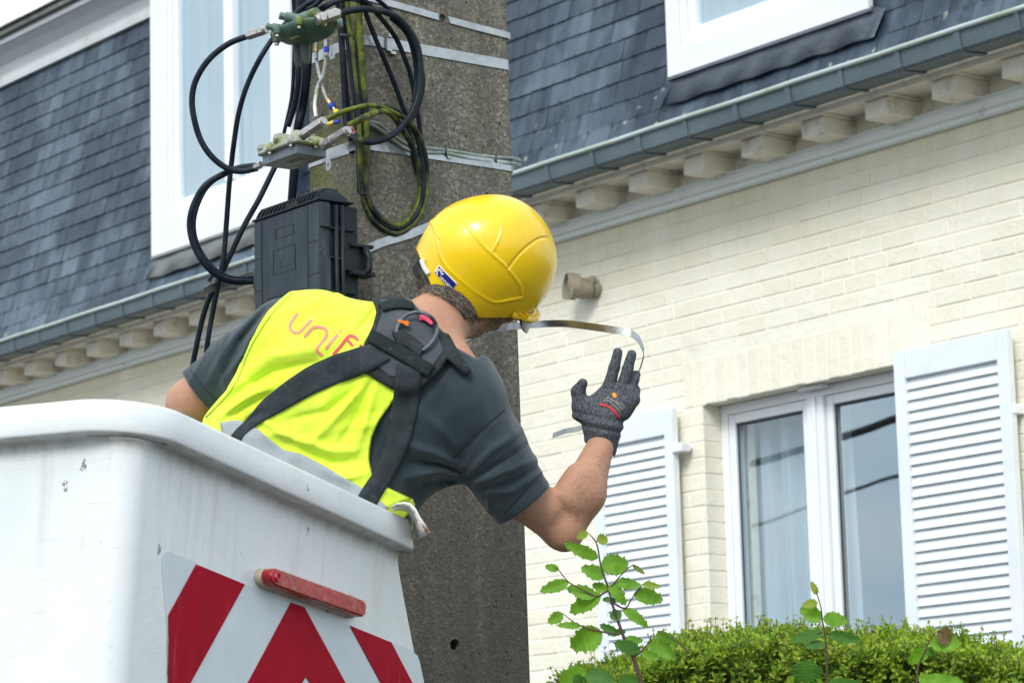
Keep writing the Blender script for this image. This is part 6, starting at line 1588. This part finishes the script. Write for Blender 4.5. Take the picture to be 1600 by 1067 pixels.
hpoly = [(641, 428), (652, 408), (690, 430), (745, 478), (750, 494), (736, 498), (715, 482), (690, 466), (662, 454), (644, 444)]
def d_hair(p): return np.maximum(d_head(p)-.006+.002*sines(p, 8, 260, 5), np.maximum(poly2(p, hpoly, 6.22), -(d_head(p)+.004)))
b0, b1 = box(630, 395, 765, 520, 6.1, 6.3)
hair = sdf_obj('hair', d_hair, b0, b1, .003, hmats[0], WORKER); T_hb = bvh('body', 'hair')
strands(T_hb, hpoly, 2000, .016, .00042, hmats, 'hair_locks', hair, 3, (-.75, -.75), 1.1, .0035)
strands(T_b, [(738, 505), (752, 512), (770, 492), (800, 484), (785, 505), (768, 520), (745, 532), (730, 530)], 380, .005, .00025, [hmats[1], hmats[0], hmats[1]], 'beard', WORKER, 5, (.3, -1), .5, .0015)
strands(T_b, [(800, 822), (850, 800), (905, 740), (922, 700), (955, 712), (945, 770), (915, 830), (885, 855)], 260, .007, .00013, [hm_('hair_arm', (.20, .11, .06))], 'arm_hair', WORKER, 9, (.4, 1), .5, .0012)
# ---- trousers inside the bucket
def d_tr(p):
    hp_ = rc(p, K(400, 880, 6.0), K(480, 915, 5.98), .13, .12); l1 = rc(p, K(390, 940, 6.02), K(330, 1250, 5.95), .10, .075); l2 = rc(p, K(480, 960, 6.0), K(430, 1270, 5.95), .10, .075)
    return np.maximum(U(hp_, l1, l2, k=.04), p[..., 1]-K(0, 860, 6.0)[1])
b0, b1 = box(250, 840, 680, 1340, 5.75, 6.2)
sdf_obj('trousers', d_tr, b0, b1, .012, mk_cloth('work_trousers', (.02, .024, .03), (.03, .034, .04)), WORKER)
# ------------------------------------------------------------------ the band he is pulling tight
def loose_band():
    q = [((700, 540), 6.62), ((745, 522), 6.58), ((775, 513), 6.52), ((830, 507.5), 6.42), ((880, 505.5), 6.34), ((920, 510), 6.27), ((955, 515), 6.22), ((980, 519), 6.20), ((994, 526), 6.20), ((1003, 540), 6.205), ((1006, 553), 6.21), ((1002, 570), 6.22), ((996, 586), 6.225), ((990, 600), 6.235)]
    pts = spline([tuple(P(x, y, d)) for (x, y), d in q], 6); n = len(pts)
    wd = []
    for i in range(n):
        t = i/(n-1); a = min(1, max(0, (t-.62)/.25)); w_ = CU*(1-a*.55)+CF*(.42+.4*a)+CR*.1*a; wd.append(w_)
    g = strip(pts, wd, .0155, .0012); o = g.build('steel_band', m_steel); tag(o, 'loose steel band from behind the face curving through the air into the gloved hand', 'steel band', 'steel bands round the pole')
    q = [((985, 625), 6.24), ((960, 640), 6.30), ((930, 655), 6.36), ((905, 669), 6.42), ((885, 673), 6.46), ((864, 680), 6.5)]
    pts = spline([tuple(P(x, y, d)) for (x, y), d in q], 6); g = strip(pts, CU+CF*.7, .0125, .0012); o = g.build('steel_band', simple('band_lit', (.62, .64, .64), (.45, .47, .48), scale=30, rough=.45, metal=.2)); tag(o, 'loose tail of the steel band sticking out left behind the glove', 'steel band', 'steel bands round the pole')  # tail paler than the other bands: bright reflection put into its colour
loose_band()
# ------------------------------------------------------------------ hedge and hazel shoots
def mk_leaf(name, cols, trans=.35, rough=.45):
    m = MT(name); isl = m.island(); n = len(cols)
    c = m.ramp(isl, [(i/(n-1), x) for i, x in enumerate(cols)])
    c = m.mix(m.ramp(m.noise(45, 4), [(.4, 0), (.7, .5)]), c, tuple(x*1.25 for x in cols[-1]))
    c = m.mix(m.ramp(m.noise(7, 6, .65), [(.46, 0), (.60, .45)]), c, cols[0]); o = m.N['Material Output']; m.set(c, rough, 0, m.bump(m.noise(240, 3), .0005), .35)
    tl = m.n('BsdfTranslucent'); m.l(m.mix(1, c, (1.0, 1.0, .45), 'MULTIPLY'), tl.inputs['Color']); mx_ = m.n('MixShader'); mx_.inputs[0].default_value = trans
    m.l(m.b.outputs[0], mx_.inputs[1]); m.l(tl.outputs[0], mx_.inputs[2]); m.l(mx_.outputs[0], o.inputs[0]); return m.m
m_twig = simple('twig_brown', (.07, .035, .03), (.11, .06, .04), scale=60, rough=.7)
def hedge():
    rnd = random.Random(21)
    L_ = P(862, 1060, 8.3); Rr = P(1720, 1010, 7.7); base = Vector(((L_.x+Rr.x)/2, (L_.y+Rr.y)/2, 0)); root = empty('hedge', base)
    tag(root, 'dense clipped green hedge with yellow green new growth along the bottom right', 'hedge')
    prof = [(850, 1110), (872, 1066), (890, 1050), (930, 1040), (1000, 1024), (1050, 1001), (1100, 990), (1180, 986), (1260, 984), (1330, 990), (1400, 986), (1470, 993), (1530, 1003), (1580, 1014), (1620, 1025), (1700, 1032), (1800, 1040)]
    px = [p[0] for p in prof]; py = [p[1] for p in prof]
    def top(x): return float(np.interp(x, px, py))+20+7*noise.noise(Vector((x/38, 0, 3)))+5*noise.noise(Vector((x/13, 2, 3)))
    V = []; F = []; ST = MB()
    def leaf(p, d, nrm, ln, wd):
        s = d.cross(nrm).normalized(); m1 = p+d*ln*.5; b = len(V)
        V.extend([tuple(p), tuple(p+d*ln*.38+s*wd*.5+nrm*wd*.16), tuple(p+d*ln*.78+s*wd*.36+nrm*wd*.10), tuple(p+d*ln-nrm*ln*.10), tuple(p+d*ln*.78-s*wd*.36+nrm*wd*.10), tuple(p+d*ln*.38-s*wd*.5+nrm*wd*.16), tuple(m1)])
        F.extend([(b, b+1, b+6), (b+1, b+2, b+6), (b+2, b+3, b+6), (b+3, b+4, b+6), (b+4, b+5, b+6), (b+5, b, b+6)])
    def shoot(o, up, n, ln, sc=1.0, tall=False):
        d = up.normalized(); p = Vector(o); pts = [p.copy()]
        a = rnd.uniform(0, 6.28)
        for k in range(n):
            p = p+d*ln/n; d = (d+Vector((rnd.gauss(0, .10), rnd.gauss(0, .10), .05))).normalized(); pts.append(p.copy()); a += 1.57+rnd.gauss(0, .3)
            e = d.orthogonal().normalized(); f = d.cross(e)
            for q in (0, 3.14159):
                s = e*math.cos(a+q)+f*math.sin(a+q); t = 1-.45*k/n; dd = (s*rnd.uniform(.7, 1.1)+d*rnd.uniform(.35, .95)).normalized(); nn = (d-dd*d.dot(dd)).normalized()
                leaf(p, dd, nn, rnd.uniform(.017, .030)*sc*t, rnd.uniform(.009, .015)*sc*t)
        leaf(p, d, d.orthogonal().normalized(), .014*sc, .006*sc)
        ST.tube(pts, .0009*sc, 4, caps=False)
    for i in range(5200):
        x = rnd.uniform(842, 1720); dpt = rnd.triangular(7.45, 8.8, 7.9); yy = top(x)+26*((dpt-8.0)/.5)**2*(1 if dpt < 8 else .35)
        o = P(x, yy, dpt); o.z -= rnd.uniform(.0, .05) if rnd.random() < .62 else rnd.uniform(.05, .30)
        up = Vector((rnd.gauss(0, .38), rnd.gauss(-.12, .38), 1)); shoot(o, up, rnd.randint(3, 5), rnd.uniform(.03, .062), rnd.uniform(.8, 1.1))
    for i in range(5200):     # front face, growing outwards
        x = rnd.uniform(842, 1720); o = P(x, top(x), rnd.uniform(7.40, 7.56)); o.z -= .02+.42*rnd.random()**1.3
        if o.z > P(x, top(x)+14, 7.5).z: continue
        shoot(o, Vector((rnd.gauss(0, .45), rnd.gauss(-.75, .3), rnd.uniform(.1, 1.1))), rnd.randint(3, 4), rnd.uniform(.03, .055), rnd.uniform(.85, 1.15))
    for i in range(260):      # longer shoots that break the outline
        x = rnd.uniform(850, 1640); dpt = rnd.uniform(7.7, 8.3); o = P(x, top(x), dpt); o.z -= .02; shoot(o, Vector((rnd.gauss(0, .3), rnd.gauss(0, .2), 1)), rnd.randint(4, 7), rnd.uniform(.05, .10), .75)
    for i in range(2200):      # lower sides, out of the picture
        x = rnd.uniform(842, 1720) if i % 5 else rnd.choice((846, 1722)); dpt = rnd.choice((7.44, 7.48, 8.9)) if i % 5 else rnd.uniform(7.4, 8.9); o = P(x, top(x), dpt); o.z = rnd.uniform(.1, 1.95); shoot(o, Vector((rnd.gauss(0, .4), -1 if dpt < 8 else 1, .5)), 4, .12, 2.4)
    B = Vector(base); cols = [(.04, .10, .014), (.12, .26, .02), (.21, .38, .028), (.32, .47, .035), (.48, .55, .06)]
    me = link_mesh('leaves', np.array(V)-np.array(B), F, mk_leaf('hedge_leaf', cols, .4), root)
    ST.v = [tuple(Vector(v)-B) for v in ST.v]; ST.build('twigs', m_twig, root)
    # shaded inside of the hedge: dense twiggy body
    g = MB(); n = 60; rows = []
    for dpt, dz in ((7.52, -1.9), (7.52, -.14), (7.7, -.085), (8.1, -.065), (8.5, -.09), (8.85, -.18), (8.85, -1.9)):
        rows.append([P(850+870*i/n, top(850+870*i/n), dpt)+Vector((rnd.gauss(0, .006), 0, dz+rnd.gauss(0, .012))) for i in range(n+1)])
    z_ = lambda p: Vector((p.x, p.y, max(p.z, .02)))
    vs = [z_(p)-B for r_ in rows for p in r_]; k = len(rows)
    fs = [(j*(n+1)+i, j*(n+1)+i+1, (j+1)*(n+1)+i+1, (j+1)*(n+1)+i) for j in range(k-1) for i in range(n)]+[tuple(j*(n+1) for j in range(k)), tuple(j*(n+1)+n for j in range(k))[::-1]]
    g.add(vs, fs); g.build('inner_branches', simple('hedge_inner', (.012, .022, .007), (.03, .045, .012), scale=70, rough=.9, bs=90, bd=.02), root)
hedge()
def serr_leaf(g, base, tip, wd, mi=0, droop=.12, seed=0, cup=.18):
    """broad toothed leaf with a folded midrib"""
    rnd = random.Random(seed); d = tip-base; ln = d.length; d = d/ln; nrm = (-CF*rnd.uniform(.8, 1.2)+Vector((0, 0, 1))*rnd.uniform(.0, .6)+CR*rnd.uniform(-.3, .3)); nrm = (nrm-d*nrm.dot(d)).normalized(); s = d.cross(nrm)
    n = 26; vs = []; 
    def out(t): return (math.sin(math.pi*min(1, t**.82))**.72)*(1-.28*t)
    for i in range(n+1):
        t = i/n; w_ = wd*.5*out(t)*1.12; tooth = ((.055*wd if i % 2 else 0)+(.075*wd if i % 6 in (3, 4) else 0))*(1 < i < n-1)
        c = base+d*ln*t-nrm*droop*ln*t*t
        for k, sg in ((-1, -1), (-.5, -1), (0, 0), (.5, 1), (1, 1)):
            ww = w_*abs(k)+(tooth if abs(k) == 1 else 0)+(rnd.uniform(-.02, .02)*wd if abs(k) == 1 else 0)
            rip = .035*wd*math.sin(i*1.9+sg)*abs(k)
            vs.append(c+s*sg*ww+d*(tooth*.8 if abs(k) == 1 else 0)+nrm*(cup*ww*(1 if abs(k) < .9 else .8)+rip))
    fs = [(i*5+j, i*5+j+1, (i+1)*5+j+1, (i+1)*5+j) for i in range(n) for j in range(4)]
    g.add(vs, fs, mi, True)
def mk_hazel(name, c1, c2, vein):
    m = MT(name); c = m.mix(m.ramp(m.noise(30, 5), [(.35, 0), (.65, 1)]), c1, c2); c = m.mix(m.ramp(m.noise(140, 4, .7), [(.62, 0), (.74, .6)]), c, vein)
    o = m.N['Material Output']; m.set(c, .5, 0, m.bump(m.noise(110, 5), .0014), .3); tl = m.n('BsdfTranslucent'); m.l(m.mix(1, c, (1.15, 1.1, .4), 'MULTIPLY'), tl.inputs['Color']); x = m.n('MixShader'); x.inputs[0].default_value = .42
    m.l(m.b.outputs[0], x.inputs[1]); m.l(tl.outputs[0], x.inputs[2]); m.l(x.outputs[0], o.inputs[0]); return m.m
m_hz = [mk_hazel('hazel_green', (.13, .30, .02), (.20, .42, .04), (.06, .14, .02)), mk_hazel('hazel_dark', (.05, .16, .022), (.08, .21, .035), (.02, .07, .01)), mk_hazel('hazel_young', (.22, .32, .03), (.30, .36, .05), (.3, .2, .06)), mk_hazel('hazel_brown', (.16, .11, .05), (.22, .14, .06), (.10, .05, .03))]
def sprig(name, D, ox, oy, sc, stems, leaves, label, drop):
    cv = lambda x, y, dd=0: P(ox+x/sc, oy+y/sc, D+dd)
    end = cv(*stems[0][0][-1]); base = Vector((end.x, end.y, 0)); root = empty(name, base); tag(root, label, 'plant')
    g = MB()
    for pts, r0, r1 in stems:
        q = spline([tuple(cv(x, y)) for x, y in pts], 5); n = len(q)
        if pts is stems[0][0]: q = q+[np.array(cv(pts[-1][0]+drop, pts[-1][1]+300)), np.array(base)]; n = len(q)
        g.tube([Vector(p)-base for p in q], [r0+(r1-r0)*i/(n-1) for i in range(n)], 7)
    g.build('stem', m_twig, root)
    for i, (bx, by, tx, ty, w_, mi) in enumerate(leaves):
        rnd = random.Random(i*7+len(leaves)); l = MB(); dd = rnd.uniform(-.02, .03); a = cv(bx, by, 0)-base; b = cv(tx, ty, dd)-base
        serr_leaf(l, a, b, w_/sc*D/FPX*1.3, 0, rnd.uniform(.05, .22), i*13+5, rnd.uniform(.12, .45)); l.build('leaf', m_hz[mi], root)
sprig('hazel_shoot', 5.92, 840, 820, 4.32,
      [([(345, 55), (400, 130), (430, 290), (480, 430), (510, 550), (555, 680), (600, 800), (650, 900), (700, 1067)], .0010, .0050),
       ([(480, 440), (400, 480), (330, 450), (210, 385), (140, 300), (100, 285)], .0022, .0008), ([(555, 740), (440, 720), (320, 690), (240, 650), (170, 595)], .0022, .0008),
       ([(470, 450), (510, 400), (570, 330), (640, 270), (680, 285)], .0020, .0008), ([(500, 520), (590, 560), (640, 490), (710, 400), (760, 370)], .0022, .0008), ([(640, 890), (700, 850), (750, 790), (770, 740)], .0026, .0010), ([(1020, 860), (950, 790), (870, 750), (810, 715)], .0018, .0008), ([(395, 115), (405, 100)], .0012, .001)],
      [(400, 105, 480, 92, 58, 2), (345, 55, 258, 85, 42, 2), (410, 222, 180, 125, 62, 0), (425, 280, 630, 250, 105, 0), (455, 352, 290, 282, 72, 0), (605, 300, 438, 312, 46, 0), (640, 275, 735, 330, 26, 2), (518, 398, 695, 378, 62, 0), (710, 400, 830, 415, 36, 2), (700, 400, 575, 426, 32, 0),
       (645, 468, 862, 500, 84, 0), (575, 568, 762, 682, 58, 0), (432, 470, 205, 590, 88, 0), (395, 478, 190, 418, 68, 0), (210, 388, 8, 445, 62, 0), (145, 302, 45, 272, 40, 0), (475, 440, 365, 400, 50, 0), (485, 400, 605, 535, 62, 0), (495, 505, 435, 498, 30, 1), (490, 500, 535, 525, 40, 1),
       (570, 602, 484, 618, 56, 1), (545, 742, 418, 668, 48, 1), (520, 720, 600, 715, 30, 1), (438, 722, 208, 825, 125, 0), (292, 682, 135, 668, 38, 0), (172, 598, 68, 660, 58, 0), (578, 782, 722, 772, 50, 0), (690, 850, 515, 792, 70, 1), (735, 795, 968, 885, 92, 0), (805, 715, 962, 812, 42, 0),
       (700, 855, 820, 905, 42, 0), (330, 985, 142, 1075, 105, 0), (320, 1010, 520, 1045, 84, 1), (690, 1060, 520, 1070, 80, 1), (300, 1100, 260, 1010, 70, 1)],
      'tall hazel shoot with toothed green leaves in front of the left shutter and the elbow', 12)
sprig('hazel_shoot', 6.6, 1200, 890, 4.0,
      [([(300, 130), (330, 230), (340, 320), (360, 430), (370, 720)], .0010, .0028), ([(340, 385), (300, 400)], .001, .0008)],
      [(305, 155, 272, 68, 32, 2), (310, 205, 212, 222, 44, 2), (340, 312, 190, 232, 72, 0), (342, 305, 502, 315, 70, 0), (345, 395, 128, 442, 56, 1), (372, 405, 592, 438, 50, 1), (355, 460, 238, 478, 42, 1), (245, 560, 235, 715, 140, 1), (360, 720, 600, 715, 60, 1)],
      'small hazel shoot rising from the hedge in front of the window', 4)
sprig('hazel_shoot', 6.9, 1200, 890, 4.0,
      [([(1100, 385), (1050, 388), (1005, 450), (985, 500), (940, 600), (932, 720)], .0009, .0024)],
      [(1010, 468, 1218, 442, 82, 0), (1055, 395, 1148, 440, 88, 3), (1000, 500, 868, 585, 66, 0), (935, 690, 1232, 690, 62, 0), (985, 500, 1040, 530, 40, 1)],
      'low hazel shoot with one curled brown leaf at the right end of the hedge', 2)

# ------------------------------------------------------------------ shared groups for repeats
GR = {'cable': 'cables on and around the pole', 'curtain': 'net curtains behind the windows', 'cable splitter': 'cable splitters on the pole', 'connector': 'coax connectors between the splitters', 'cable tie': 'cable ties on the pole', 'plant': 'hazel shoots by the hedge'}
for o in list(SC.objects):
    if o.parent is None and o.get('category') in GR and not o.get('group'):
        o['group'] = 'overhead cables on the street side' if o.name.startswith('overhead') else GR[o['category']]
